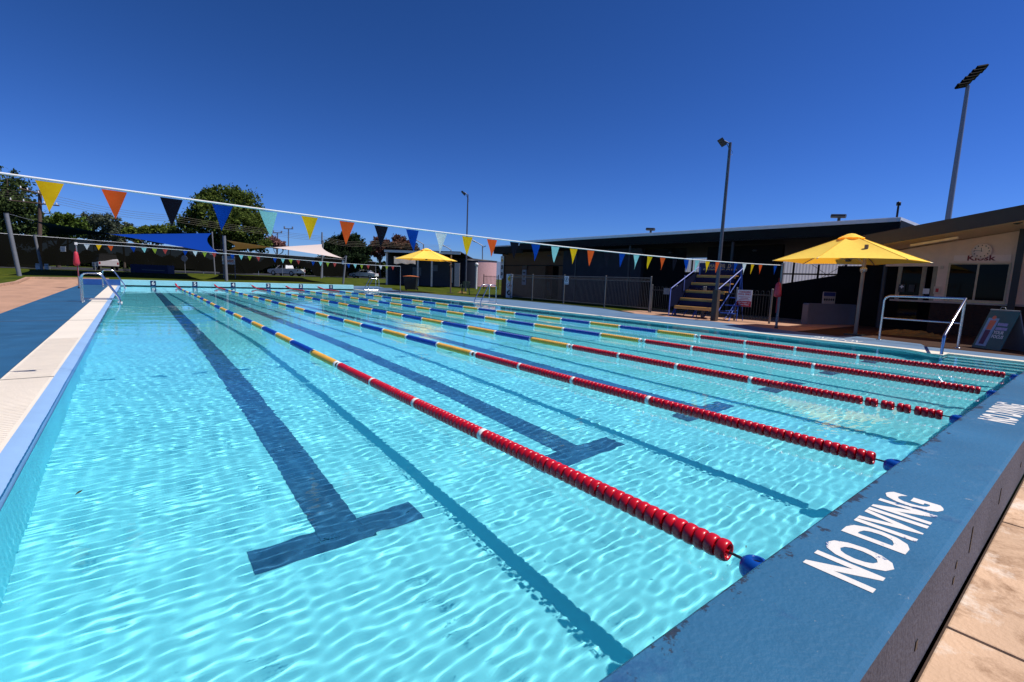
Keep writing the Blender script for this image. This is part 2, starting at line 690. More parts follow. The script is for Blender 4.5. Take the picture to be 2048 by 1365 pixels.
for _ in range(9):                        # calm the few crests that are too sharp
    w_ = soft(np.clip((curv(Z) - 2.6) / 0.8, 0, 1), 3)
    w_ = np.clip(w_ * 2.0, 0, 1)
    Z = Z * (1 - w_) + soft(Z, 6) * w_
Z += band(8, 0.6, 1.6, 1.2, 0.9, 0.0013)
ny, nx = Xg.shape
v = np.stack([Xg, Yg, Z + ZW], -1).reshape(-1, 3)
idx = np.arange(nx * ny).reshape(ny, nx)
q = np.stack([idx[:-1, :-1], idx[:-1, 1:], idx[1:, 1:], idx[1:, :-1]], -1).reshape(-1, 4)
me = bpy.data.meshes.new('water')
me.vertices.add(len(v))
me.vertices.foreach_set('co', v.ravel())
me.loops.add(q.size)
me.loops.foreach_set('vertex_index', q.ravel().astype(np.int32))
me.polygons.add(len(q))
me.polygons.foreach_set('loop_start', np.arange(0, q.size, 4, dtype=np.int32))
me.polygons.foreach_set('loop_total', np.full(len(q), 4, dtype=np.int32))
me.update()
me.polygons.foreach_set('use_smooth', np.ones(len(q), bool))
water = bpy.data.objects.new('water', me)
COL.objects.link(water)
struct(water)
wm = bpy.data.materials.new('pool_water')
wm.use_nodes = True
t = wm.node_tree
t.nodes.clear()
gl = t.nodes.new('ShaderNodeBsdfGlass')
gl.inputs['IOR'].default_value = 1.333
gl.inputs['Roughness'].default_value = 0.0
gl.inputs['Color'].default_value = (0.97, 0.995, 1.0, 1)
ou = t.nodes.new('ShaderNodeOutputMaterial')
t.links.new(gl.outputs[0], ou.inputs[0])
me.materials.append(wm)
water.cycles.is_caustics_caster = True

for (px, py, L_, an, lb) in ((158, 986, .05, 1.0, 'small dark leaf floating on the water near the left wall'), (1458, 1016, .03, 2.2, 'tiny green leaf floating beside the first lane rope'), (1492, 1095, .018, .4, 'tiny leaf speck floating just before the blue anchor float')):
    c = onZ(px, py, ZW + .004)
    lf = MATS.get('leaf_brown') or mat('leaf_brown', lin(54, 66, 52), .7, var=.3, scale=60)
    me = bpy.data.meshes.new('floating_leaf')
    u, w_ = np.array([math.cos(an), math.sin(an), 0]), np.array([-math.sin(an), math.cos(an), 0])
    P5 = [c - u * L_ / 2, c - w_ * L_ * .16 + [0, 0, .003], c + u * L_ * .15 - w_ * L_ * .12 + [0, 0, .004], c + u * L_ / 2 + [0, 0, .006], c + u * L_ * .1 + w_ * L_ * .14 + [0, 0, .005], c - u * L_ * .15 + w_ * L_ * .12 + [0, 0, .003]]
    me.from_pydata([tuple(p) for p in P5], [], [(0, 1, 2, 5), (2, 3, 4, 5)])
    me.materials.append(lf)
    o = bpy.data.objects.new('floating_leaf', me)
    COL.objects.link(o)
    o['label'] = lb
    o['category'] = 'leaf'
    o['group'] = 'leaves floating on the pool'

# ------------------------------------------------------------------ ground, decks, paving
M['grass'] = mat('lawn', lin(45, 62, 9), 0.9, var=0.2, scale=0.9, col2=lin(85, 91, 24), bump=0.8, bscale=30, spec=0.08)
M['concrete'] = worn('tan_concrete', lin(186, 144, 116), lin(142, 106, 83), thr=0.56, scale=1.3, width=0.3, rough=0.9, bump=0.3, fine=(0.85, 1.12), stretch=(1, 0.35, 1))
M['paving'] = worn('weathered_paving', lin(207, 172, 140), lin(142, 106, 77), thr=0.50, scale=4.0, width=0.16, rough=0.9, bump=0.25, fine=(0.8, 1.15))
M['kerb'] = mat('kerb_concrete', lin(180, 142, 116), 0.9, var=0.18, scale=4, bump=0.3)

chips(M['paving'], lin(232, 216, 198), .62, 3.0, .10, .8, (-1.0, -.35))
chips(M['paving'], lin(92, 66, 50), .655, 11.0, .05, .8)
chips(M['concrete'], lin(120, 86, 66), .66, 4.0, .08, .6)
mb = MB()
xs_ = [-4000, -60, -2.9, XR + 0.25, 60, 4000]
ys_ = [-4000, -0.34, LY + 0.5, 56, 200, 4000]
zs_ = [0, 0, 0, .45, .45, .45]
for a in range(5):
    for b in range(5):
        if a == 2 and b == 1:
            continue
        dz = -0.006
        mb.face([(xs_[a], ys_[b], zs_[b] + dz), (xs_[a + 1], ys_[b], zs_[b] + dz), (xs_[a + 1], ys_[b + 1], zs_[b + 1] + dz), (xs_[a], ys_[b + 1], zs_[b + 1] + dz)])
struct(mb.build('ground', M['grass']))

# left: white grating, blue deck, concrete walk, kerb
mb = MB()
mb.face([(-2.90, -0.4, 0.0), (-2.53, -0.4, 0.0), (-2.53, LY, 0.0), (-2.90, LY, 0.0)])
struct(mb.build('pool_coping', M['coping']))
mb = MB()
# cross grooves of the grating: shallow dark slots every 5 cm, close to the camera only
for y in np.arange(0.0, 9.0, 0.05):
    mb.box(-2.875, -2.555, y, y + 0.006, 0.001, 0.0025)
struct(mb.build('coping_groove', mat('groove_dirt', lin(226, 214, 198), 0.9, var=0.1)))
mb = MB()
yj_ = onZ(60, 757, 0)[1]
for y in (yj_, yj_ + 6.2, yj_ + 12.4):
    mb.box(-4.08, -2.53, y, y + .012, .0005, .0035)
struct(mb.build('deck_joint', mat('joint_dirt', lin(92, 84, 84), .9, var=.2)))
mb = MB()
prof = [(-2.53, 0.0), (-2.50, -0.004), (-2.46, -0.016), (-2.43, -0.034), (-2.412, -0.062), (XL, -0.10)]
mb.grid([[(x, y, z) for (x, z) in prof] for y in np.linspace(-0.3, LY, 30)], True)
o = struct(mb.build('pool_nosing', M['nosing']))
CAUSTIC.append(o)
mb = MB()
mb.face([(-4.09, -6, 0.0), (-2.903, -6, 0.0), (-2.903, LY, 0.0), (-4.09, LY, 0.0)])
struct(mb.build('pool_deck', M['deck']))
mb = MB()
mb.face([(-6.2, -8, -0.002), (-4.093, -8, -0.002), (-4.093, 33.5, -0.002), (-6.35, 33.5, -0.002)])
mb.face([(-6.35, 33.5, -0.002), (-4.093, 33.5, -0.002), (-3.2, 39.8, 0.125), (-6.6, 39.0, 0.11)])
struct(mb.build('walkway', M['concrete']))


def kerbline(name, pts, w=0.16, h=0.10):
    mb = MB()
    for a, b in zip(pts[:-1], pts[1:]):
        a, b = np.array(a, float), np.array(b, float)
        d = (b - a) / np.linalg.norm(b - a)
        n = np.array([-d[1], d[0], 0.0])
        n /= np.linalg.norm(n)
        r = []
        for p in (a, b):
            z = terrain(p[1])
            p = np.array([p[0], p[1], z])
            r.append([p - n * w / 2 - [0, 0, .02], p - n * (w / 2 - .015) + [0, 0, h], p + n * (w / 2 - .015) + [0, 0, h], p + n * w / 2 - [0, 0, .02]])
        mb.grid(r, False)
    return struct(mb.build(name, M['kerb']))


kerbline('kerb', [(-6.35, -8), (-6.3, 20), (-6.45, 33.5), (-6.7, 38.9), (-6.2, 39.6), (-3.1, 40.2)])

# right: white edge, faded deck, concourse
mb = MB()
mb.face([(XR, 1.36, 0.0), (XR + 0.26, 1.36, 0.0), (XR + 0.26, LY, 0.0), (XR, LY, 0.0)])
mb.face([(XR + 0.0, -0.4, 0.0), (XR + 0.26, -0.4, 0.0), (XR + 0.26, 1.355, 0.0), (XR + 0.0, 1.355, 0.0)])
mb.face([(XR, 1.36, -0.001), (XR, LY, -0.001), (XR, LY, -0.05), (XR, 1.36, -0.05)])
mb.face([(XR, -0.4, -0.001), (XR, 1.355, -0.001), (XR, 1.355, -0.1), (XR, -0.4, -0.1)])
o = struct(mb.build('pool_edge', M['coping']))
CAUSTIC.append(o)
mb = MB()
outer = [(11.6, -0.4), (11.55, 1.9), (12.15, 2.1), (12.6, 3.6), (12.0, 3.7), (12.36, 5.4), (12.95, 7.6), (13.1, 9.3), (13.15, 11.0), (14.4, 13.6), (14.7, 16.4), (14.6, 20.4), (13.75, 23.0), (13.3, 26), (13.6, 33.5)]
prev = None
for (x, y) in outer:
    if prev is not None:
        mb.face([(XR + 0.263, prev[1], 0.0), (prev[0], prev[1], 0.0), (x, y, 0.0), (XR + 0.263, y, 0.0)])
    prev = (x, y)
mb.face([(XR + .263, 33.5, 0), (13.6, 33.5, 0), (14.6, 39.0, .11), (XR + .263, 39.0, .11)])
struct(mb.build('pool_surround', M['deck_grey']))
mb = MB()
mb.face([(11.0, 4.8, -0.003), (60, 4.8, -0.003), (60, 12.2, -0.003), (11.0, 12.2, -0.003)])
struct(mb.build('concourse', M['concrete']))
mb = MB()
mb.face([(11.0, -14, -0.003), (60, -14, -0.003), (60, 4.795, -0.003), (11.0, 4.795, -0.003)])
struct(mb.build('shade_toned_paving', worn('shade_toned_concrete', lin(70, 52, 44), lin(54, 42, 37), thr=.52, scale=1.6, width=.3, rough=.9, bump=.2, spec=.1)))  # concourse by the kiosk, its shade put into a darker brown colour
# dark strip along the deck's outer edge
mb = MB()
for (a, b) in zip(outer[8:-1], outer[9:]):
    mb.face([(a[0] - .02, a[1], .004), (a[0] + .22, a[1], .004), (b[0] + .22, b[1], .004), (b[0] - .02, b[1], .004)])
struct(mb.build('deck_edge_strip', M['charcoal']))
# near paving slabs with open joints
mb = MB()
xj = [-3.6, -2.3, -1.05, 0.205, 1.45, 2.7, 3.95, 5.2, 6.45, 7.7, 8.95, 10.2, 11.5]
for a, b in zip(xj[:-1], xj[1:]):
    for (y0, y1) in ((-1.55, -0.335), (-2.8, -1.565), (-4.2, -2.815)):
        mb.box(a + 0.006, b - 0.006, y0, y1, -0.08, 0.0)
struct(mb.build('paving', M['paving'], bevel=0.006))
mb = MB()
mb.face([(-3.7, -4.3, -0.004), (11.6, -4.3, -0.004), (11.6, -0.33, -0.004), (-3.7, -0.33, -0.004)])
struct(mb.build('soil', mat('joint_soil', lin(70, 52, 40), 0.95, var=0.3, scale=30)))

# ------------------------------------------------------------------ end walls of the pool
t_ = thing('pool_end_wall', 'low blue painted end wall with NO DIVING in worn white letters on top', 'wall', (4, -0.16, 0))
mb = MB()
prof = [(-0.322, 0.0), (-0.322, HB - 0.012), (-0.310, HB), (-0.012, HB), (0.0, HB - 0.012), (0.0, -0.3)]
rows = [[(x, y, z) for (y, z) in prof] for x in np.linspace(-6.0, 11.6, 60)]
i0 = MB()
i0.grid([[(x, y, z) for (y, z) in prof[1:]] for x in (-6.0, 11.6)], False)
i0.build('painted_top', M['block'], t_)
i1 = MB()
i1.face([(-6, -0.322, 0.0), (11.6, -0.322, 0.0), (11.6, -0.322, HB - .012), (-6, -0.322, HB - .012)])
i1.face([(11.6, -.322, 0), (11.6, 0, -.3), (11.6, 0, HB - .012), (11.6, -.012, HB), (11.6, -.31, HB), (11.6, -.322, HB - .012)])
i1.build('outer_face', worn('charcoal_wall_render', lin(84, 84, 94), lin(108, 106, 112), thr=0.56, scale=30, width=0.3, rough=0.9, bump=0.35, fine=(0.8, 1.2)), t_)
wornwhite = worn('worn_white_lettering', lin(232, 226, 216), lin(58, 92, 142), thr=0.575, scale=5.0, width=0.02, rough=0.6, bump=0.1, fine=(0.93, 1.03))
for x0 in (-0.385, 2.44, 5.4):
    text_mesh('lettering', 'NO DIVING', 0.222, wornwhite, (x0, -0.240, HB), (1, 0, 0), (0, 1, 0), t_, bold=0.0095, sx=0.70, depth=0.001, spacing=1.09)
mb = MB()
for xx, z0, z1, w_ in ((0.57, .13, .235, .012), (0.30, .165, .19, .02), (0.29, .11, .135, .02), (1.32, .12, .2, .012), (2.15, .12, .15, .02), (-.2, .1, .13, .02)):
    mb.box(xx, xx + w_, -0.3245, -0.3225, z0, z1)
mb.build('slot', M['black'], t_)

M['aqua'] = mat('aqua_wall_paint', (0.36, 0.68, 0.72), 0.6, var=0.05, scale=2)
t_ = thing('pool_end_wall', 'low pale aqua end wall carrying the lane numbers 6 to 1', 'wall', (4, LY + .16, 0))
mb = MB()
mb.box(-2.42, 10.47, LY, LY + 0.34, -0.3, HB)
mb.build('aqua_wall', M['aqua'], t_, bevel=0.01)
mb = MB()
mb.box(-4.1, -2.424, LY + 0.002, LY + 0.338, 0.0, HB - .003)
mb.build('blue_wall', mat('blue_wall_paint', lin(30, 82, 150), 0.6), t_, bevel=0.01)
mb = MB()
mb.box(10.474, 13.4, LY + .02, LY + .32, 0.0, 0.14)
mb.build('low_wall', M['deck_grey'], t_)
for k, x in enumerate(LANES):
    mb = MB()
    mb.box(x - .125, x + .125, LY - .012, LY - .001, ZW - .25, HB - .02)
    p = mb.build('number_plate', mat('number_plate_navy', lin(12, 34, 78), 0.5, var=0.08), t_)
    text_mesh('number', str(6 - k), 0.27, M['white'], (x, LY - .0125, 0.065), (1, 0, 0), (0, 0, 1), p, bold=0.008, align='CENTER')

# ------------------------------------------------------------------ lane ropes
FP = 0.050       # float pitch


def float_mesh(n=14, detail=True):
    mb = MB()
    prof = [(.056, .031), (.060, .033), (.071, .024), (.074, .008), (.074, -.008), (.070, -.022), (.061, -.033), (.050, -.030), (.046, -.012), (.056, .031)]
    mb.lathe(prof, axis='y', n=n)
    mb.lathe([(.011, -.034), (.011, .034)], axis='y', n=8)
    for k in range(3):
        a = 2 * PI * k / 3 + .5
        d = np.array([math.cos(a), 0, math.sin(a)])
        s_ = np.array([-math.sin(a), 0, math.cos(a)]) * .0025
        p = [d * .008 - s_ + [0, -.012, 0], d * .055 - s_ + [0, -.012, 0], d * .058 - s_ + [0, .026, 0], d * .008 - s_ + [0, .030, 0]]
        mb.prism(p, s_ * 2)
    return mb


def simple_float(mb, y, z, n=10):
    mb.lathe([(.05, -.033 + y), (.066, -.028 + y), (.074, -.010 + y), (.074, .010 + y), (.066, .028 + y), (.05, .033 + y)], c=(0, 0, z), axis='y', n=n)


def rope_z(y):
    return ZW + 0.044 + (0.20 * max(0, (y - 31.0) / (LY - 31.0)) ** 1.5)


RUN = {}


def run_mesh(kind, ncount):
    key = (kind, ncount)
    if key not in RUN:
        mb = MB()
        for j in range(ncount):
            simple_float(mb, ((j + .5) * FP - ncount * FP / 2) / .71, 0)
        me_ = mb.build('tmp', M[kind])
        RUN[key] = me_.data
        RUN[key].transform(SHR)
        bpy.data.objects.remove(me_)
    return RUN[key]


fl_o = float_mesh().build('red_float', M['red'])
FLOAT = fl_o.data
SHR = Matrix.Diagonal((.62, .71, .62, 1))
FLOAT.transform(SHR)
bpy.data.objects.remove(fl_o)
wf = MB()
simple_float(wf, 0, 0, 16)
wf_o = wf.build('white_float', M['whitef'])
WFLOAT = wf_o.data
WFLOAT.transform(SHR)
bpy.data.objects.remove(wf_o)
rl = ['lane rope beside lane 6, the first one from the left deck',
      'lane rope between lanes 5 and 4, second from the left deck',
      'middle lane rope between lanes 4 and 3, gaps between its last red floats',
      'lane rope between lanes 3 and 2, second from the right pool edge',
      'lane rope between lanes 2 and 1, nearest the right pool edge']
al = ['blue rope anchor float at the end of the lane rope nearest the left deck',
      'blue rope anchor float at the end of the second lane rope from the left',
      'blue rope anchor float at the end of the middle lane rope',
      'blue rope anchor float at the end of the fourth lane rope from the left',
      'blue rope anchor float at the end of the lane rope nearest the right edge']
for k, x in enumerate(ROPES):
    xo = x - (0.06 if k else 0.0)
    root = thing('lane_rope', rl[k], 'lane rope', (xo, 0, ZW), group='lane ropes across the pool')
    ph = random.uniform(0, 6)
    wx = lambda y: 0.02 * math.sin(y * 0.55 + ph) * min(1, y / 3)

    def put(mesh, name, y, tilt=True):
        o = bpy.data.objects.new(name, mesh)
        COL.objects.link(o)
        o.parent = root
        o.location = (wx(y), y, rope_z(y) - ZW)
        if tilt:
            o.rotation_euler = (random.uniform(-.09, .09), random.uniform(0, 6.28), random.uniform(-.09, .09))
        else:
            o.rotation_euler = (math.atan2(rope_z(y + .3) - rope_z(y - .3), .6), 0, 0)
        return o
    # near red floats, one by one, with a white marker float every metre
    y = 0.335
    gaps = []
    j = 0
    nxt = 2.07
    while y < 5.06:
        if abs(y - nxt) < FP / 2:
            put(WFLOAT, 'white_float', y - .004, False)
            nxt += 0.99
        else:
            put(FLOAT, 'red_float', y)
        y += FP
        j += 1
        if k == 2 and 3 < j < 12 and j % 2 == 0:
            y += 0.03
    # yellow and blue runs
    y0 = 5.12
    n = 21
    kk = 0
    while y0 < 28.0:
        L = n * FP
        if kk % 2 == 0:
            put(WFLOAT, 'white_float', y0 + FP / 2, False)
            put(run_mesh('yellowf', n - 2), 'yellow_float_run', y0 + L / 2, False)
            put(WFLOAT, 'white_float', y0 + L - FP / 2, False)
        else:
            put(run_mesh('bluef', n), 'blue_float_run', y0 + L / 2, False)
        y0 += L + 0.012
        kk += 1
    while y0 < LY - 0.75:
        put(run_mesh('red', 12), 'red_float_run', y0 + 6 * FP, False)
        y0 += 12 * FP + 0.01
    mb = MB()
    yy = list(np.linspace(0.10, LY - .02, 60))
    mb.tube([(wx(y), y, rope_z(y) - ZW) for y in yy], 0.006, 6)
    c = mb.build('cable', M['steel_dark'])
    c.parent = root
    # anchor float against the near wall
    ar = thing('anchor_float', al[k], 'float', (xo, 0.20, ZW), group='blue anchor floats at the near wall')
    mb = MB()
    mb.lathe([(.0, -.04), (.055, -.04), (.085, -.02), (.098, .02), (.097, .055), (.088, .082), (.066, .100), (.040, .108), (.034, .106), (.032, .085), (.0, .085)], axis='z', n=20)
    b = mb.build('drum', M['blueanchor'])
    b.parent = ar
    b.scale = (.56, .64, .66)
    mb = MB()
    mb.lathe([(.0, .0865), (.031, .0865), (.031, .0855)], axis='z', n=16)
    b2 = mb.build('socket', M['black'])
    b2.parent = ar
    b2.scale = (.56, .56, .66)
    mb = MB()
    mb.tube([(0, .11, .03), (0, .155, .045)], .007, 6)
    b3 = mb.build('hook', M['chrome'])
    b3.parent = ar

# ------------------------------------------------------------------ pool ladders (grab-rail hoops with treads)
def make_ladder(label):
    t = thing('pool_ladder', label, 'ladder', (0, 0, 0), group='steel pool ladders')
    for s in (-.26, .26):
        mb = MB()
        pts = [(-.62, s, 0), (-.62, s, .70), (-.60, s, .78), (-.54, s, .825), (-.46, s, .835), (-.30, s, .835), (-.22, s, .82), (-.15, s, .76), (.19, s, .14), (.215, s, .05), (.215, s, -.75)]
        mb.tube(pts, .021, 10)
        mb.lathe([(.05, .001), (.05, .008), (.03, .012)], c=(-.62, s, 0), n=12)
        mb.build('rail', M['chrome'], t)
    mb = MB()
    for x in (-.62, ):
        mb.tube([(x, -.26, .09), (x, .26, .09)], .014, 8)
    for s in (-.26, .26):
        mb.tube([(-.62, s, .09), (.19, s, .085)], .014, 8)
    mb.build('base_bar', M['chrome'], t)
    for z in (-.02, -.28, -.54):
        mb = MB()
        mb.box(.16, .27, -.24, .24, z - .015, z + .015)
        mb.build('tread', M['white'], t, bevel=.006)
    return t


lad = make_ladder('steel pool ladder on the left white coping, nearer one by lane 6')
lad.location = (-2.43, 18.0, 0)
for (x, y, rz, lb) in ((-2.43, 30.6, 0, 'steel pool ladder at the far left corner, behind the nearer left ladder'),
                       (XR + 0.02, 17.3, PI, 'steel pool ladder on the right edge, by the totem sign'),
                       (XR + 0.02, 30.6, PI, 'small steel pool ladder at the far right corner, in front of the white car')):
    o = copy_tree(lad)
    o.location = (x, y, 0)
    o.rotation_euler = (0, 0, rz)
    o['label'] = lb

t_ = thing('handrail', 'stainless steel handrail over the steps in the near right corner', 'handrail', (12.1, 2.2, 0))
mb = MB()
mb.tube([(12.17, 2.89, 0), (12.17, 2.89, .95), (12.165, 2.86, 1.02), (12.16, 2.79, 1.055), (12.14, 2.4, 1.06), (12.09, 1.47, 1.06)], .026, 12)
mb.build('top_rail', M['chrome'], t_)
mb = MB()
mb.tube([(12.09, 1.47, 0), (12.09, 1.47, 1.06)], .026, 12)
mb.build('post', M['chrome'], t_)
mb = MB()
mb.tube([(12.09, 1.46, 1.06), (10.17, 1.40, .36), (10.15, 1.40, .30), (10.14, 1.40, -.5)], .026, 12)
mb.build('sloping_rail', M['chrome'], t_)
mb = MB()
mb.tube([(12.17, 2.89, .53), (12.09, 1.47, .53)], .018, 10)
mb.build('middle_rail', M['chrome'], t_)
for p in ((12.17, 2.89), (12.09, 1.47)):
    mb = MB()
    mb.lathe([(.06, .0), (.06, .01), (.032, .016)], c=(p[0], p[1], 0.002), n=14)
    mb.build('foot_plate', M['chrome'], t_)
# white triangular landing between the steps and the edge strip
mb = MB()
mb.prism([(XR, 1.36, -.01), (XR - .42, 1.36, -.01), (XR - .42, 1.52, -.01), (XR, 2.0, -.01)], (0, 0, .012))
o = struct(mb.build('landing', M['coping']))

text_mesh('deck_lettering', 'NO DIVING', 0.62, mat('faded_white_lettering', lin(222, 222, 218), 0.7), (XR + .80, 2.95, 0.0005), (0, 1, 0), (-1, 0, 0), None, bold=.006, depth=.001, sx=.30)
tag(bpy.data.objects['deck_lettering'], 'faded white NO DIVING lettering on the right deck by the yellow umbrella', 'lettering')

# ------------------------------------------------------------------ flag strings
FC = {'y': clothmat('yellow_flag_cloth', lin(240, 190, 30), .4), 'o': clothmat('orange_flag_cloth', lin(226, 92, 40), .35), 'k': M['black_flag'],
      'b': clothmat('blue_flag_cloth', lin(14, 62, 150), .25), 'a': clothmat('aqua_flag_cloth', lin(150, 214, 208), .4), 'w': clothmat('white_flag_cloth', lin(226, 232, 228), .4),
      'g': clothmat('lime_flag_cloth', lin(160, 176, 60), .35), 'r': clothmat('faded_red_flag_cloth', lin(176, 72, 66), .3)}


def pennant(x, y, z, w, h, key, parent, skew=0.0, fold=0.0, slope=0.0, twist=0.0):
    rows = []
    nv = 8
    for j in range(nv + 1):
        f = j / nv
        ww = w * (1 - f) + 0.004 * f
        r = []
        for i in range(5):
            u = i / 4 - .5
            xx = x + u * ww + skew * f ** 1.3
            yy = y + fold * math.sin(u * (1 - f) * 3.0 + 2.2 * f + x * 7) * (0.3 + f) + twist * f * (0.5 + u * (1 - f))
            zz = z + slope * u * ww - h * f - .004
            r.append((xx, yy, zz))
        rows.append(r)
    mb = MB()
    mb.grid(rows, True)
    return mb.build('pennant', FC[key], parent)


def zs_near(x):
    return 1.692 + 0.0021 * (x - 5.5) ** 2


FY = 5.45
fs = thing('flag_string', 'near string of large triangular flags running to the post by the near umbrella', 'flag string', (5, FY, 1.7))
mb = MB()
xx = np.linspace(-3.42, 12.58, 90)
rows = [[(x, FY + .0045 * math.sin(a) , zs_near(x) + .010 * math.cos(a)) for a in (0, 1.57, 3.14, 4.71)] for x in xx]
mb.grid(rows, True, True)
mb.build('tape', clothmat('white_webbing', lin(238, 238, 236), .15), fs)
seq = 'yokbayokbwyokbayokbayokbayokbwyo bw'
rf = random.Random(4)
for k, c in enumerate(seq):
    x = -2.42 + .4415 * k
    if c == ' ' or x > 12.5:
        continue
    far = max(0, (x - 1) / 11)
    sl_ = 2 * .0021 * (x - 5.5)
    pennant(x, FY, zs_near(x) - .012, .188, .268 + rf.uniform(-.012, .012), c, fs, skew=rf.uniform(-.02, .02) - .05 * far, fold=rf.uniform(.006, .018), slope=sl_, twist=rf.uniform(-.05, .05) + far * .03)


def flag_post(label, base, h, group, r=.024, pulley=True):
    t = thing('flag_post', label, 'post', base, group=group)
    mb = MB()
    mb.tube([base, (base[0], base[1], base[2] + h)], r, 12)
    mb.build('pole', M['greypole'], t)
    mb = MB()
    mb.lathe([(.05, .0), (.05, .04), (.03, .07)], c=base, n=12)
    mb.build('socket', M['charcoal'], t)
    if pulley:
        mb = MB()
        mb.box(base[0] - .05, base[0] + .05, base[1] - .035, base[1] + .035, base[2] + h - .02, base[2] + h + .09)
        mb.build('pulley_box', M['white'], t, bevel=.008)
    return t


flag_post('grey flag post on the concourse beside the near yellow umbrella', (12.62, FY, 0), 1.86, 'flag posts', .035, False)
flag_post('grey flag post at the left deck edge, outside the picture', (-3.45, FY, 0), 1.92, 'flag posts', .035, False)
flag_post('slim flag post with a white pulley, behind the nearer left ladder', (-3.78, 28.3, 0), 1.93, 'flag posts', .026)
FY2 = 28.3
rp_ = onY(801, 523, FY2)
flag_post('slim dark flag post by the far yellow umbrella', (rp_[0], FY2, 0), 1.72, 'flag posts', .022, False)
ctrl = [(-3.78, 1.98), (1.7, 1.92 - .02), (8.42, 1.70), (rp_[0], 1.70)]


def zs_far(x):
    c = np.polyfit([a for a, b in ctrl], [b for a, b in ctrl], 3)
    return float(np.polyval(c, x))


fs2 = thing('flag_string', 'far string of small triangular flags across the far end of the pool', 'flag string', (5, FY2, 1.7))
mb = MB()
mb.tube([(x, FY2, zs_far(x)) for x in np.linspace(-3.78, rp_[0], 50)], .012, 6)
mb.build('tape', MATS['white_webbing'], fs2)
seq2 = 'wyo bagr bwgr bagr bagr bagr bagr wgr'
x = -3.42
for k, c in enumerate(seq2):
    if c != ' ' and x < rp_[0] - .2:
        pennant(x, FY2, zs_far(x) - .01, .215, .245, c, fs2, skew=rf.uniform(-.02, .02), fold=.01, twist=rf.uniform(-.03, .03))
    x += .405

# rescue tubes hanging on the flag posts
def rescue_tube(label, p, L, r):
    t = thing('rescue_tube', label, 'rescue tube', p, group='red rescue tubes')
    mb = MB()
    prof = [(.0, 0), (r * .5, -.01), (r * .8, -.05), (r, -L * .3), (r * 1.35, -L * .8), (r * 1.2, -L * .95), (r * .7, -L), (0, -L - .01)]
    mb.lathe(prof, c=p, n=12)
    o = mb.build('bag', mat('faded_red_vinyl', lin(196, 52, 66), .5, var=.15), t)
    mb = MB()
    mb.tube([(p[0], p[1], p[2] + .12), (p[0], p[1], p[2] - .01)], .008, 6)
    mb.tube([(p[0] + .02, p[1], p[2] - L), (p[0] + .03, p[1], p[2] - L - .45)], .016, 6)
    mb.build('strap', mat('red_webbing', lin(150, 24, 34), .7), t)
    return t


rescue_tube('faded red rescue tube hanging on the flag post beside the near umbrella', (12.52, FY + .02, 1.32), .42, .075)
rescue_tube('red rescue tube hanging on the slim left flag post', (-3.80, FY2 - .10, 1.62), .62, .085)

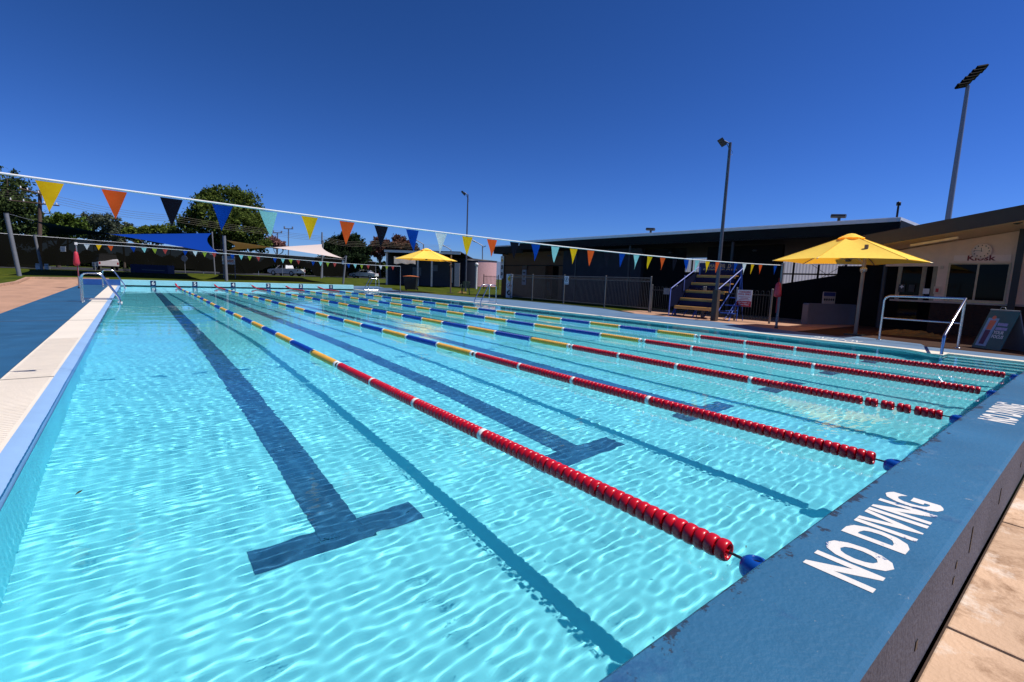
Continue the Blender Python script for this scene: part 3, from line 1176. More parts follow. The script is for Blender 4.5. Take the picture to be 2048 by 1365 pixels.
# ------------------------------------------------------------------ umbrellas
def make_umbrella(label, centre, R, zr, za, a0, pole, sides=6):
    cx, cy = centre
    t = thing('yellow_umbrella', label, 'umbrella', (pole[0], pole[1], pole[2]), group='yellow cantilever umbrellas')
    V = [(cx + R * math.cos(a0 + 2 * PI * k / sides), cy + R * math.sin(a0 + 2 * PI * k / sides)) for k in range(sides)]
    mb = MB()
    for k in range(sides):
        a, b = V[k], V[(k + 1) % sides]
        rows = []
        for i in range(7):
            f = 0.10 + 0.90 * i / 6
            row = []
            for j in range(7):
                g = j / 6
                px = cx + ((a[0] - cx) * (1 - g) + (b[0] - cx) * g) * f
                py = cy + ((a[1] - cy) * (1 - g) + (b[1] - cy) * g) * f
                sag = .10 * math.sin(PI * g) * f * (1 - f) * 2
                scal = .05 * math.sin(PI * g) * (f ** 6)
                pz = zr + (za - zr) * ((1 - f) ** 1.02) - sag + scal * .3
                row.append((px - scal * .3 * (a[0] + b[0] - 2 * cx) / R, py - scal * .3 * (a[1] + b[1] - 2 * cy) / R, pz))
            rows.append(row)
        mb.grid(rows, True)
    can = mb.build('canopy', M['yellowcan'], t)
    mb = MB()
    n = sides * 4
    rows = []
    for f, dz in ((.0, .05), (.05, .05), (.10, .04), (.15, .03), (.17, .02)):
        rows.append([(cx + R * f * math.cos(a0 + 2 * PI * k / n), cy + R * f * math.sin(a0 + 2 * PI * k / n), zr + (za - zr) * (1 - f * 1.02) + dz - .02 * (f < .03) + (.010 * (k % 2) if f > .16 else 0)) for k in range(n)])
    mb.grid(rows, True, True)
    mb.build('vent_cap', M['yellowcan'], can)
    for k in range(sides):
        mb = MB()
        p_ = [(cx + (V[k][0] - cx) * f, cy + (V[k][1] - cy) * f, zr + (za - zr) * ((1 - f) ** 1.02) + .002) for f in (.16, .4, .7, 1.0)]
        mb.tube(p_, .007, 5)
        mb.build('seam', clothmat('umbrella_seam_tape', (.85, .52, .08), .1), can)
        mb = MB()
        mb.tube([(cx, cy, za - .10), (V[k][0], V[k][1], zr - .008)], .013, 6)
        mb.build('rib', M['galv'], t)
        mb = MB()
        m_ = (cx + (V[k][0] - cx) * .5, cy + (V[k][1] - cy) * .5, zr + (za - zr) * .5 - .055)
        mb.tube([(cx, cy, zr + .04), m_], .009, 6)
        mb.build('strut', M['galv'], t)
    mb = MB()
    mb.lathe([(.0, zr - .0), (.07, zr + .01), (.08, zr + .06), (.03, zr + .09), (.025, za - .02)], c=(cx, cy, 0), n=14)
    mb.build('hub', M['steel_dark'], t)
    zt = zr + (za - zr) * .535
    mb = MB()
    mb.tube([(pole[0], pole[1], pole[2]), (pole[0], pole[1], zt)], .045, 14)
    mb.build('pole', mat('bronze_pole_paint', lin(128, 112, 100), .5, metal=.3, var=.1), t)
    mb = MB()
    mb.tube([(pole[0], pole[1], zr + .10), (cx, cy, zr + .10)], .028, 8)
    mb.tube([(pole[0], pole[1], zr - .12), (pole[0] + (cx - pole[0]) * .5, pole[1] + (cy - pole[1]) * .5, zr + .12)], .02, 8)
    mb.build('arm', M['galv'], t)
    mb = MB()
    mb.lathe([(.046, zr - .30), (.075, zr - .28), (.075, zr - .20), (.046, zr - .18)], c=(pole[0], pole[1], 0), n=14)
    mb.tube([(pole[0] - .06, pole[1], zr - .25), (pole[0] - .16, pole[1], zr - .32)], .012, 6)
    mb.build('crank', M['galv'], t)
    mb = MB()
    mb.box(pole[0] - .2, pole[0] + .2, pole[1] - .2, pole[1] + .2, pole[2] + .001, pole[2] + .035)
    mb.build('base_plate', M['steel_dark'], t, bevel=.006)
    return t


make_umbrella('large yellow umbrella beside the kiosk, over the concourse', (13.6, 4.17), 1.84, 1.94, 2.68, math.radians(56), (12.92, 3.60, 0.0))
make_umbrella('yellow umbrella standing by the kiosk outside the right edge of the picture', (14.3, -1.15), 1.86, 1.97, 2.7, math.radians(56), (13.7, -1.7, 0.0))
ub = G(901, 587)
uc = at(853, 500, 33.0)
zr2 = at(853, 521, 33.0)[2] + .02
make_umbrella('yellow umbrella at the far end, in front of the shed', (uc[0], uc[1]), 2.15, zr2, zr2 + .78, math.radians(35), (ub[0], ub[1], 0.0))

# ------------------------------------------------------------------ poles
def floodlight_post(label, base, h, r, arm, scale, group):
    t = thing('light_pole', label, 'light pole', base, group=group)
    b = np.array(base, float)
    mb = MB()
    mb.tube([b, b + [0, 0, h]], [r, r * .72], 14)
    mb.lathe([(r * 1.25, 0), (r * 1.25, .3 if h < 9 else .1), (r, .34 if h < 9 else .14)], c=base, n=14)
    mb.build('pole', mat('dark_pole_steel', lin(88, 88, 96), .4, metal=.3, var=.1), t)
    if h < 7:
        mb = MB()
        mb.box(b[0] - .09, b[0] + .09, b[1] - .09, b[1] + .09, 0.002, 1.02)
        mb.build('footing_post', mat('brown_footing', lin(70, 58, 52), .7), t, bevel=.008)
    top = b + [0, 0, h]
    a = np.array(arm, float)
    mb = MB()
    mb.tube([top - [0, 0, .04], top + a], .03 * scale, 8)
    mb.tube([top - [0, 0, .35 * scale], top + a * .8], .015 * scale, 6)
    mb.build('arm', M['steel_dark'], t)
    u = a / np.linalg.norm(a)
    side = np.array([-u[1], u[0], 0])
    side /= np.linalg.norm(side)
    nrm = np.array([u[0] * .75, u[1] * .75, -.66])
    up = np.cross(side, nrm)
    up = up / np.linalg.norm(up)
    c = top + a
    mb = MB()
    board(mb, c + nrm * .10 * scale, side, up, .46 * scale, .42 * scale, .07 * scale)
    board(mb, c + nrm * .03 * scale, side, up, .14 * scale, .40 * scale, .06 * scale)
    hd = mb.build('lamp_head', M['black'], t, bevel=.01)
    mb = MB()
    board(mb, c + nrm * (.104 * scale), side, up, .38 * scale, .32 * scale, .004)
    mb.build('lamp_glass', mat('lamp_glass', lin(170, 176, 184), .1, var=.03), hd)
    mb = MB()
    mb.tube([top - [.03, 0, .25 * scale], top - [-.10, 0.05, .45 * scale], top - [-.05, .05, .62 * scale], top - [.02, 0, .5 * scale]], .008 * scale, 6)
    mb.build('cable_loop', M['black'], t)
    return t


lb_ = G(1428, 642)
lt_ = rise(lb_, 1471, 285)
floodlight_post('grey floodlight pole standing on the deck edge in front of the bleachers', lb_, lt_[2], .062, (-.17, .12, .05), .62, 'floodlight poles')
# square post footing at its base
l2 = G(931, 583)
l2t = rise(l2, 936, 392)
floodlight_post('grey floodlight pole beside the far umbrella and the plastic chair', l2, l2t[2] + .1, .07, (-.26, .16, .16), .95, 'floodlight poles')
tb = at(1876, 480, 45)
tt = at(1936, 172, 45)
tb[2] = 0
tp = thing('light_pole', 'very tall sports floodlight mast behind the kiosk roof, with a stack of lamps', 'light pole', (tt[0], tt[1], 0))
mb = MB()
mb.tube([(tt[0], tt[1], 0), (tt[0], tt[1], tt[2])], [.30, .16], 14)
mb.build('mast', M['galv'], tp)
dirx = np.array([.30, -.24, 0]) / .384
for k in range(6):
    for s in (0,):
        px_ = 1926 + k * 7.6
        py_ = 172 - k * 7.0
        c = at(px_, py_, 45)
        mb = MB()
        ax = RX * .97 + UX * .18
        up = np.cross(FX, ax)
        n_ = -FX * .5 - UX * .86
        yd = np.cross(n_, ax)
        board(mb, c, ax, yd, 1.15 - .12 * (k % 2), .50, .18)
        o = mb.build('lamp_head', mat('matt_black_lamp', lin(20, 20, 22), .8, spec=.05), tp, bevel=.05)
        mb = MB()
        board(mb, c + n_ / np.linalg.norm(n_) * .01, ax, yd, .85, .26, .02)
        mb.build('lamp_glass', mat('floodlamp_glass', lin(64, 60, 50), .2, var=.05), o)
mb = MB()
mb.tube([at(1930, 168, 45.2), at(1966, 134, 45.2)], .09, 8)
mb.build('cross_arm', M['steel_dark'], tp)

# ------------------------------------------------------------------ right-hand fences
def tube_fence(label, a, b, posts, h, kind, z0=0.0):
    a, b = np.array([*a, z0], float), np.array([*b, z0], float)
    L = np.linalg.norm(b - a)
    u = (b - a) / L
    t = thing('pool_fence', label, 'fence', a)
    ps = [a + u * L * f for f in posts]
    for p in ps:
        mb = MB()
        mb.tube([p, p + [0, 0, h + .05]], .032, 10)
        mb.lathe([(.036, h + .05), (.036, h + .07), (.0, h + .085)], c=p, n=10)
        mb.build('post', mat('fence_post_grey', lin(112, 110, 108), .5, metal=.2), t)
    for p, q in zip(ps[:-1], ps[1:]):
        mb = MB()
        p_, q_ = p + u * .035, q - u * .035
        w_ = np.linalg.norm(q_ - p_)
        for z in ((h, .14) if kind == 'mesh' else (h - .14, .14)):
            mb.tube([p_ + [0, 0, z], q_ + [0, 0, z]], .019, 8)
        if kind == 'mesh':
            mb.tube([p_ + [0, 0, h - .14], q_ + [0, 0, h - .14]], .015, 8)
            n = int(w_ / .075)
            for k in range(n):      # zig-zag infill under the top rail
                x0, x1 = p_ + u * (k / n * w_), p_ + u * ((k + 1) / n * w_)
                xm = (x0 + x1) / 2
                mb.tube([x0 + [0, 0, h - .13], xm + [0, 0, h - .01], x1 + [0, 0, h - .13]], .005, 4, False)
            n = int(w_ / .085)
            for k in range(1, n):
                x0 = p_ + u * (k / n * w_)
                mb.tube([x0 + [0, 0, .14], x0 + [0, 0, h - .14]], .0075, 5, False)
            mb.build('panel', mat('fence_enamel_grey', lin(92, 92, 94), .5, metal=.2, spec=0.08), t)
        else:
            n = int(w_ / .085)
            n -= n % 2
            for k in range(0, n, 2):
                x0 = p_ + u * ((k + .5) / n * w_)
                x1 = p_ + u * ((k + 1.5) / n * w_)
                mb.tube([x0 + [0, 0, .06], x0 + [0, 0, h - .03], x0 * .75 + x1 * .25 + [0, 0, h], x0 * .25 + x1 * .75 + [0, 0, h], x1 + [0, 0, h - .03], x1 + [0, 0, .06]], .0085, 5, False)
            mb.build('panel', mat('dark_fence_enamel', lin(52, 54, 56), .5, spec=0.08), t)
    return t


tube_fence('grey tubular pool fence with zig-zag top rail in front of the tan wall', (15.5, 21.6), (14.75, 11.35), [0, .21, .47, .75, 1.0], 1.38, 'mesh')
tube_fence('dark loop-top fence between the tubular fence and the bleachers', (14.72, 11.25), (14.55, 8.9), [0, .5, 1.0], 1.05, 'loop')
tube_fence('dark loop-top fence behind the red and white toddlers sign', (14.5, 8.8), (14.35, 6.4), [0, .5, 1.0], 1.05, 'loop')


def sign_board(name, label, c, xd, yd, w, h, m, t=.012, group=None):
    r = thing(name, label, 'sign', c, group=group)
    mb = MB()
    board(mb, c, xd, yd, w, h, t)
    mb.build('board', m, r, bevel=.002)
    return r


M['signwhite'] = mat('sign_white', lin(214, 214, 216), .45, var=.04)
M['signdark'] = mat('sign_ink', lin(24, 26, 34), .5, var=.05)
M['signred'] = mat('sign_red', lin(186, 24, 38), .5, var=.06)
M['signyellow'] = mat('sign_yellow', lin(230, 178, 30), .5, var=.05)
M['signgrey'] = mat('sign_grey_print', lin(120, 122, 128), .5, var=.05)


def disc(mb, c, xd, yd, r0, r1, n=24):
    xd, yd, c = [np.array(a, float) for a in (xd, yd, c)]
    rows = [[c + (xd * math.cos(2 * PI * k / n) + yd * math.sin(2 * PI * k / n)) * r for k in range(n)] for r in (r0, r1)]
    nn = np.cross(xd, yd)
    if r0 <= 0:
        mb.face(rows[1])
    else:
        mb.grid(rows, False, True)
    return mb


def runner(mb, c, xd, yd, s):
    """running figure pictogram"""
    xd, yd, c = [np.array(a, float) for a in (xd, yd, c)]
    P_ = lambda x, y: c + xd * x * s + yd * y * s
    disc(mb, P_(.10, .36), xd, yd, 0, .09 * s, 12)
    for pts, w in (([(.05, .25), (-.06, -.05)], .09), ([(-.06, -.05), (.12, -.16), (.06, -.38)], .055), ([(-.06, -.05), (-.16, -.22), (-.34, -.24)], .055),
                   ([(.05, .22), (.20, .08), (.30, .14)], .045), ([(.05, .22), (-.14, .16), (-.18, .02)], .045)):
        for a, b in zip(pts[:-1], pts[1:]):
            a, b = np.array(a), np.array(b)
            d = (b - a) / np.linalg.norm(b - a)
            n = np.array([-d[1], d[0]]) * w
            a = a - d * w * .6
            b = b + d * w * .6
            mb.face([P_(*(a - n)), P_(*(b - n)), P_(*(b + n)), P_(*(a + n))])


YM = (0, -1, 0)          # signs on the right read from the pool: their left is the far end (+y)
UP = (0, 0, 1)


def off(c, xd, yd, d):
    n = np.cross(np.array(xd, float), np.array(yd, float))
    return np.array(c, float) + n * d


# "no running" sign on the fence
c = onX(1133, 561, 15.04)
t_ = sign_board('fence_sign', 'white no-running sign on the tubular fence post', c, YM, UP, .30, .40, M['signwhite'])
mb = MB()
disc(mb, off(c + [0, 0, .035], YM, UP, .0015), YM, UP, .105, .128)
mb.build('ring', M['signdark'], t_)
mb = MB()
runner(mb, off(c + [0, 0, .035], YM, UP, .0022), YM, UP, .20)
mb.build('runner_symbol', M['signdark'], t_)
text_mesh('lettering', 'NO RUNNING', .042, M['signdark'], off(c + [0, 0, -.165], YM, UP, .001), YM, UP, t_, align='CENTER', bold=.001)

# totem signs
def totem(name, label, base, xd, w, h, kinds, zc):
    xd = np.array(xd, float)
    c = np.array(base, float) + [0, 0, zc]
    t = sign_board(name, label, c, xd, UP, w, h, M['signwhite'], .03)
    mb = MB()
    board(mb, off(c + [0, 0, h * .455], xd, UP, .0012), xd, UP, w * .5, .035, .0008)
    mb.build('heading_print', M['signdark'], t)
    n = len(kinds)
    for k, kd in enumerate(kinds):
        cc = off(c + [0, 0, h * (.30 - .295 * k)], xd, UP, .002)
        mb = MB()
        R_ = w * .36
        if kd == 'd':
            u = np.array(UP, float)
            mb.face([cc - xd * R_, cc - u * R_ * 1.25, cc + xd * R_, cc + u * R_ * 1.25])
            p = mb.build('diamond', M['signyellow'], t)
            mb = MB()
            runner(mb, off(cc, xd, UP, .001), xd, UP, R_ * 1.0)
            mb.build('symbol', M['signdark'], p)
        elif kd == 'r':
            disc(mb, cc, xd, UP, R_ * .84, R_)
            u = np.array(UP, float)
            a = (xd + u) / 1.414 * R_ * .9
            b = (xd - u) / 1.414 * R_ * .08
            mb.face([cc - a - b, cc - a + b, cc + a + b, cc + a - b])
            p = mb.build('prohibition_ring', M['signred'], t)
            mb = MB()
            runner(mb, off(cc, xd, UP, -.0008), xd, UP, R_ * 1.3)
            mb.build('symbol', M['signdark'], p)
        elif kd == 's':
            u = np.array(UP, float)
            mb.face([cc - xd * R_ - u * R_, cc + xd * R_ - u * R_, cc + xd * R_ + u * R_, cc - xd * R_ + u * R_])
            p = mb.build('square_symbol', M['signdark'], t)
            mb = MB()
            runner(mb, off(cc, xd, UP, .001), xd, UP, R_ * 1.6)
            mb.build('symbol', M['signwhite'], p)
        else:
            disc(mb, cc, xd, UP, 0, R_)
            p = mb.build('disc_symbol', M['signdark'], t)
            mb = MB()
            runner(mb, off(cc, xd, UP, .001), xd, UP, R_ * 1.3)
            mb.build('symbol', M['signwhite'], p)
        mb = MB()
        for j in range(2):
            board(mb, off(c + [0, 0, h * (.30 - .295 * k) - R_ * 1.28 - j * .025], xd, UP, .0012), xd, UP, w * (.6 - .2 * j), .011, .0008)
        mb.build('small_print', M['signgrey'], t)
    return t


bs = G(1018, 597)
xd = np.array([.35, -.94, 0])
wl = lambda p, q: np.linalg.norm(np.array(p) - np.array(q))
totem('totem_sign', 'tall white totem sign with yellow diamond and round symbols at the end of the fence', (15.75, 22.05, 0), xd, .44, 1.40, 'drc', .74)

# ------------------------------------------------------------------ long shed building on the right
M['tan'] = mat('tan_cladding', lin(104, 78, 60), .8, var=.08, scale=1.2, spec=0.08)
M['fascia'] = mat('dark_fascia', lin(28, 30, 31), .6, var=.1, scale=2, spec=0.08)
M['roofwhite'] = mat('pale_roof_sheet', lin(220, 222, 226), .4, var=.05)
M['greywall'] = mat('dark_grey_render', lin(58, 60, 68), .8, var=.12, scale=1.5, spec=0.08)
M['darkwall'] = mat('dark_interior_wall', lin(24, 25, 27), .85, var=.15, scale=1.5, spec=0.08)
bl = thing('clubroom_building', 'long low building with dark fascia and white roof edge behind the fence', 'building', (19, 14, 0))
ye = onX(1040, 480, 17.0)[1]
mb = MB()
mb.box(17.0, 27.0, 3.95, ye, 3.40, 3.50)
mb.build('roof', M['roofwhite'], bl)
mb = MB()
mb.box(16.97, 17.0 - .003, 3.95, ye, 2.99, 3.40)
mb.box(17.0, 27.0, 3.93, 3.947, 2.99, 3.40)
mb.box(17.0, 27.0, ye + .003, ye + .02, 2.99, 3.40)
mb.build('fascia', M['fascia'], bl)
mb = MB()
mb.box(16.94, 16.968, 3.93, ye + .02, 3.36, 3.475)
mb.build('gutter', M['roofwhite'], bl)
mb = MB()
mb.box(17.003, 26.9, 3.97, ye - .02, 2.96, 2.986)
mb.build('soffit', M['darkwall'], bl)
yl = onX(988, 500, 17.3)[1]
mb = MB()
mb.box(17.3, 26, ye + .025, yl, 3.25, 3.33)
mb.build('end_roof', M['roofwhite'], bl)
mb = MB()
mb.box(17.27, 17.297, ye + .025, yl, 2.80, 3.25)
mb.box(17.3, 26, yl + .003, yl + .02, 2.80, 3.25)
mb.build('end_fascia', M['fascia'], bl)
mb = MB()
yw0 = onX(1003, 560, 18.5)[1]
yw1 = onX(1128, 560, 18.5)[1]
yw2 = onX(1090, 560, 18.5)[1]
mb.box(18.5, 18.7, yw2, yw0, 0.0, 2.95)
mb.box(18.5, 18.7, yw1, yw2 - .002, 2.08, 2.95)
mb.box(18.502, 18.698, yw1, yw1 + .5, 0, 2.078)
mb.box(18.72, 26, yw0 - .2, yw0, 0, 2.95)
mb.build('tan_wall', M['tan'], bl)
mb = MB()
mb.box(18.47, 18.498, yw1, yw0 - .01, 2.05, 2.10)
mb.build('wall_band', M['fascia'], bl)
mb = MB()
mb.box(18.35, 18.7, 14.6, yw1 - .003, 0, 2.95)
mb.build('grey_wall', M['greywall'], bl)
mb = MB()
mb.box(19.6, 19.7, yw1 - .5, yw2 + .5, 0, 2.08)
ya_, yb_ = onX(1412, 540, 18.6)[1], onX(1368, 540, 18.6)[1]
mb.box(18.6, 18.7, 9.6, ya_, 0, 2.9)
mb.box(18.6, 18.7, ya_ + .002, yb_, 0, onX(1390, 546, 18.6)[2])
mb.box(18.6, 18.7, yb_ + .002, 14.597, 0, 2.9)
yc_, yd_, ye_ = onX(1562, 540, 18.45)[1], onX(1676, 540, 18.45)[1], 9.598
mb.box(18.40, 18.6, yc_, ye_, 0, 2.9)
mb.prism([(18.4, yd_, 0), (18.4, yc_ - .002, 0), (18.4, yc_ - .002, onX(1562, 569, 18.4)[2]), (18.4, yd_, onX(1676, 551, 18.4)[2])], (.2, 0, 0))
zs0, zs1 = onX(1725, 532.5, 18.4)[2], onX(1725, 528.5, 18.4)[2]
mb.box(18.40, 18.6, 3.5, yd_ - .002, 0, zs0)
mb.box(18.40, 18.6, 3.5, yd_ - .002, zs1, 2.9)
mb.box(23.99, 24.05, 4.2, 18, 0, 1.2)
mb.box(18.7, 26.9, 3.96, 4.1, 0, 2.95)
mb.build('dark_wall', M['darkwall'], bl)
# corrugated translucent sheeting in the back wall
poly = bpy.data.materials.new('translucent_sheet')
poly.use_nodes = True
n_ = poly.node_tree
n_.nodes.clear()
d_ = n_.nodes.new('ShaderNodeBsdfDiffuse')
d_.inputs[0].default_value = (.5, .53, .58, 1)
tr_ = n_.nodes.new('ShaderNodeBsdfTranslucent')
tr_.inputs[0].default_value = (.55, .58, .64, 1)
mx_ = n_.nodes.new('ShaderNodeMixShader')
mx_.inputs[0].default_value = .55
o_ = n_.nodes.new('ShaderNodeOutputMaterial')
n_.links.new(d_.outputs[0], mx_.inputs[1])
n_.links.new(tr_.outputs[0], mx_.inputs[2])
n_.links.new(mx_.outputs[0], o_.inputs[0])
mb = MB()
rows = [[], []]
for k, y in enumerate(np.arange(4.3, 19.5, .04)):
    x = 27.3 + .02 * math.sin(k * PI / 2)
    rows[0].append((x, y, 1.0))
    rows[1].append((x, y, 2.955))
mb.grid(rows, True)
mb.build('translucent_wall', poly, bl)
mb = MB()
for y in np.arange(4.6, 19.4, 1.25):
    mb.box(27.15, 27.22, y, y + .09, 1.0, 2.95)
mb.box(27.14, 27.148, 4.3, 19.4, 1.98, 2.06)
for k in range(2):
    y = 8.2 + k * 4
    mb.tube([(27.13, y, 1.3), (27.13, y + 2, 2.7)], .012, 6)
    mb.tube([(27.12, y + 2, 1.3), (27.12, y, 2.7)], .012, 6)
mb.build('frame', M['charcoal'], bl)
for y in (4.2, 9.3, 14.4, 18.0):
    mb = MB()
    mb.tube([(17.15, y, 0), (17.15, y, 2.95)], .06, 10)
    mb.build('verandah_post', M['charcoal'], bl)
mb = MB()
for k in range(3):
    mb.lathe([(.0, .02), (.10, .04), (.12, .10), (.06, .16), (0, .17)], c=(18.45, 9 + k * 4, 2.6), n=10)
mb.box(18.3, 18.34, 20.5, 21.6, 2.62, 2.72)
mb.build('fitting', M['charcoal'], bl)
for (px, py) in ((1301, 464), (1677, 440)):
    p = onX(px, py + 6, 17.6)
    mb = MB()
    mb.tube([(17.6, p[1], 3.49), (17.6, p[1], 3.72)], .05, 8)
    mb.tube([(17.6, p[1] - .2, 3.72), (17.6, p[1] + .25, 3.76)], .07, 8)
    mb.build('roof_vent', M['steel_dark'], bl)
p = onX(1793, 440, 17.1)
mb = MB()
mb.tube([(17.1, p[1], 3.3), (17.1, p[1], 3.85)], .03, 8)
mb.lathe([(.0, 3.85), (.06, 3.87), (.06, 3.97), (0, 4.0)], c=(17.1, p[1], 0), n=10)
mb.build('security_camera', M['black'], bl)

# signs on / in front of that building
c = np.array([17.9, 22.6, 1.45])
t_ = thing('wall_board', 'faint grey notice board seen through the fence on the tan wall', 'sign', (18.42, 22.7, 1.3))
c = onX(1048, 555, 18.44)
mb = MB()
board(mb, c, YM, UP, .42, 1.0, .03)
mb.build('board', mat('faded_notice', lin(136, 136, 146), .6, var=.15, scale=8), t_)
mb = MB()
board(mb, c + [0, 0, .62], YM, UP, .5, .26, .08)
mb.build('lamp_box', M['black'], t_)
mb = MB()
for j in range(3):
    board(mb, off(c + [0, 0, .3 - j * .27], YM, UP, .001), YM, UP, .26, .09, .0008)
mb.build('notice_print', M['signdark'], t_)
c = onX(1095, 572, 15.6)
t_ = sign_board('small_notice', 'small pale notice hanging on the tubular fence, left of the no-running sign', onX(1095, 572, 19.4), YM, UP, .34, .5, mat('pale_notice', lin(150, 150, 156), .6, var=.1))
totem('wall_sign', 'narrow white warning sign fixed to the corner of the tan wall', (18.38, onX(1004, 545, 18.4)[1], 0), YM, .34, 1.55, 'dsc', 1.95)

c = onX(1490, 597, 14.36)
t_ = sign_board('toddlers_sign', 'white and red TODDLERS POOL ONLY sign on the loop-top fence', c + np.array([-.05, 0, 0]), YM, UP, .50, .56, M['signwhite'])
c = c + np.array([-.05, 0, 0])
text_mesh('heading', 'TODDLERS\nPOOL ONLY', .077, M['signred'], off(c + [0, 0, .185], YM, UP, .001), YM, UP, t_, align='CENTER', bold=.0025)
mb = MB()
for j, w_ in enumerate((.38, .26, .34)):
    board(mb, off(c + [0, 0, .045 - j * .048], YM, UP, .0012), YM, UP, w_, .02, .0008)
mb.build('small_print', mat('faded_red_print', lin(176, 96, 104), .5), t_)
mb = MB()
board(mb, off(c + [0, 0, -.185], YM, UP, .0016), YM, UP, .485, .185, .0012)
rb = mb.build('red_panel', M['signred'], t_)
text_mesh('lettering', 'No Towels on\nFence Please', .066, M['signwhite'], off(c + [0, 0, -.165], YM, UP, .002), YM, UP, t_, align='CENTER', bold=.0015)
c = onX(1333, 583, 14.6)
t_ = sign_board('paper_notice', 'small torn grey notice on the loop-top fence left of the bleachers', c, YM, UP, .26, .24, mat('torn_notice', lin(120, 120, 124), .7, var=.2, scale=12))

sgx = 16.7
c0, c1 = onX(1398, 540, sgx), onX(1484, 536, sgx)
cc = (c0 + c1) / 2
cs = sign_board('club_sign', 'dark blue swimming club sign above the top bench of the bleachers', cc, YM, UP, abs(c0[1] - c1[1]), .48, mat('sign_navy', lin(22, 34, 84), .5, var=.1), .03)
text_mesh('lettering', 'MANSFIELD\nSWIMMING CLUB', .185, mat('sign_gold', lin(206, 170, 110), .5), off(cc + [0, 0, .05], YM, UP, .001), YM, UP, cs, align='CENTER', bold=.003, sx=.98, line=.95)

# ------------------------------------------------------------------ bleachers
M['bblue'] = mat('blue_steel_paint', lin(40, 78, 168), .4, var=.1)
M['bench'] = mat('oiled_bench_timber', lin(206, 150, 70), .55, var=.25, scale=3, stretch=(3, .5, 3))
bt = thing('bleachers', 'small blue steel bleachers with five timber benches by the floodlight pole', 'bleachers', (14.2, 8.6, 0))
Y0, Y1 = 7.85, 9.62
B0 = 13.55
for k in range(5):
    x = B0 + .18 + k * .33
    z = .36 + k * .29
    mb = MB()
    for j in range(2):
        mb.box(x + j * .115, x + j * .115 + .105, Y0 + .15, Y1 - .1, z, z + .035)
    mb.box(x - .022, x - .003, Y0 + .15, Y1 - .1, z - .075, z + .034)
    mb.build('bench', M['bench'], bt, bevel=.004)
    mb = MB()
    mb.box(x + .235, x + .245, Y0 + .16, Y1 - .12, z + .01, z + .225)
    mb.build('riser', mat('blue_riser_paint', lin(18, 28, 66), .6, spec=.1), bt)
for y in (Y0 + .1, (Y0 + Y1) / 2, Y1 - .05):
    mb = MB()
    mb.tube([(B0 + .1, y, .02), (B0 + 1.75, y, 1.52)], .022, 8)
    mb.tube([(B0 + .12, y, 0), (B0 + .3, y, .32)], .016, 8)
    mb.tube([(B0 + .42, y, 0), (B0 + .25, y, .3)], .016, 8)
    mb.tube([(B0 + 1.75, y, 0), (B0 + 1.75, y, 1.86)], .022, 8)
    mb.tube([(B0 + .9, y, .02), (B0 + 1.75, y, .75)], .016, 8)
    mb.tube([(B0 + .3, y, .30), (B0 + 1.75, y, .30)], .014, 8)
    mb.build('frame', M['bblue'], bt)
for y in (Y0, Y1):
    mb = MB()
    mb.tube([(B0, y, 0), (B0, y, .98), (B0 + .06, y, 1.03), (B0 + 1.75, y, 1.86)], .02, 8)
    mb.tube([(B0 + .85, y, .95), (B0 + .85, y, 1.52)], .014, 8)
    mb.build('guard_rail', mat('pale_blue_rail', lin(110, 124, 196), .4), bt)
mb = MB()
mb.prism([(B0 + .05, Y1 + .03, .35), (B0 + 1.74, Y1 + .03, .35), (B0 + 1.74, Y1 + .03, 1.7), (B0 + .05, Y1 + .03, .9)], (0, .008, 0))
mb.build('side_panel', mat('navy_side_panel', lin(13, 20, 48), .6, spec=.1), bt)
mb = MB()
yy_ = Y0 - .55
mb.tube([(B0 + .1, yy_ + .1, .02), (B0 + 1.1, yy_ + .3, .95)], .02, 8)
for k in range(3):
    mb.box(B0 + .25 + .3 * k, B0 + .5 + .3 * k, Y0 - .5, Y0 - .03, .24 + k * .26, .27 + k * .26)
mb.tube([(B0 + .62, Y0 - .45, 0), (B0 + .98, Y0 - .3, .85)], .014, 8)
mb.tube([(B0 + 1.05, Y0 - .45, 0), (B0 + 1.0, Y0 - .3, 1.6)], .014, 8)
mb.build('side_stair', M['bblue'], bt)

# ------------------------------------------------------------------ kiosk building
kb = thing('kiosk_building', 'tan kiosk building with sloping dark fascia, brown base and a wide window', 'building', (18, 0, 0))
KX, KF = 17.0, 15.0
ka, kc = onX(1735, 470, KF), onX(2048, 410, KF)
sl2 = (kc[2] - ka[2]) / (kc[1] - ka[1])
ztop = lambda y: ka[2] + sl2 * (y - ka[1])
ylo, yhi = -7.0, ka[1] + .35
mb = MB()
mb.prism([(KF, ylo, ztop(ylo)), (KF, yhi, ztop(yhi)), (KF, yhi, ztop(yhi) - .36), (KF, ylo, ztop(ylo) - .40)], (-.03, 0, 0))
mb.build('fascia', mat('brown_fascia', lin(54, 46, 40), .6, var=.08), kb)
mb = MB()
mb.face([(KF, ylo, ztop(ylo) + .003), (KF, yhi, ztop(yhi) + .003), (KX + 9, yhi, ztop(yhi) + .003), (KX + 9, ylo, ztop(ylo) + .003)])
mb.face([(KF - .03, yhi + .003, ztop(yhi)), (KX + 9, yhi + .003, ztop(yhi)), (KX + 9, yhi + .003, ztop(yhi) - .3), (KF - .03, yhi + .003, ztop(yhi) - .3)])
mb.build('roof', M['fascia'], kb)
mb = MB()
mb.face([(KF + .003, ylo, ztop(ylo) - .37), (KX + 1.2, ylo, ztop(ylo) - .37), (KX + 1.2, yhi, ztop(yhi) - .34), (KF + .003, yhi, ztop(yhi) - .34)])
mb.build('soffit', mat('tan_soffit', (.85, .60, .40), .7, var=.05), kb)
ywl = onX(1815, 500, KX)[1]
w0, w1 = onX(1893, 560, KX)[1], onX(2018, 560, KX)[1]
zb, zt_ = .98, 2.08
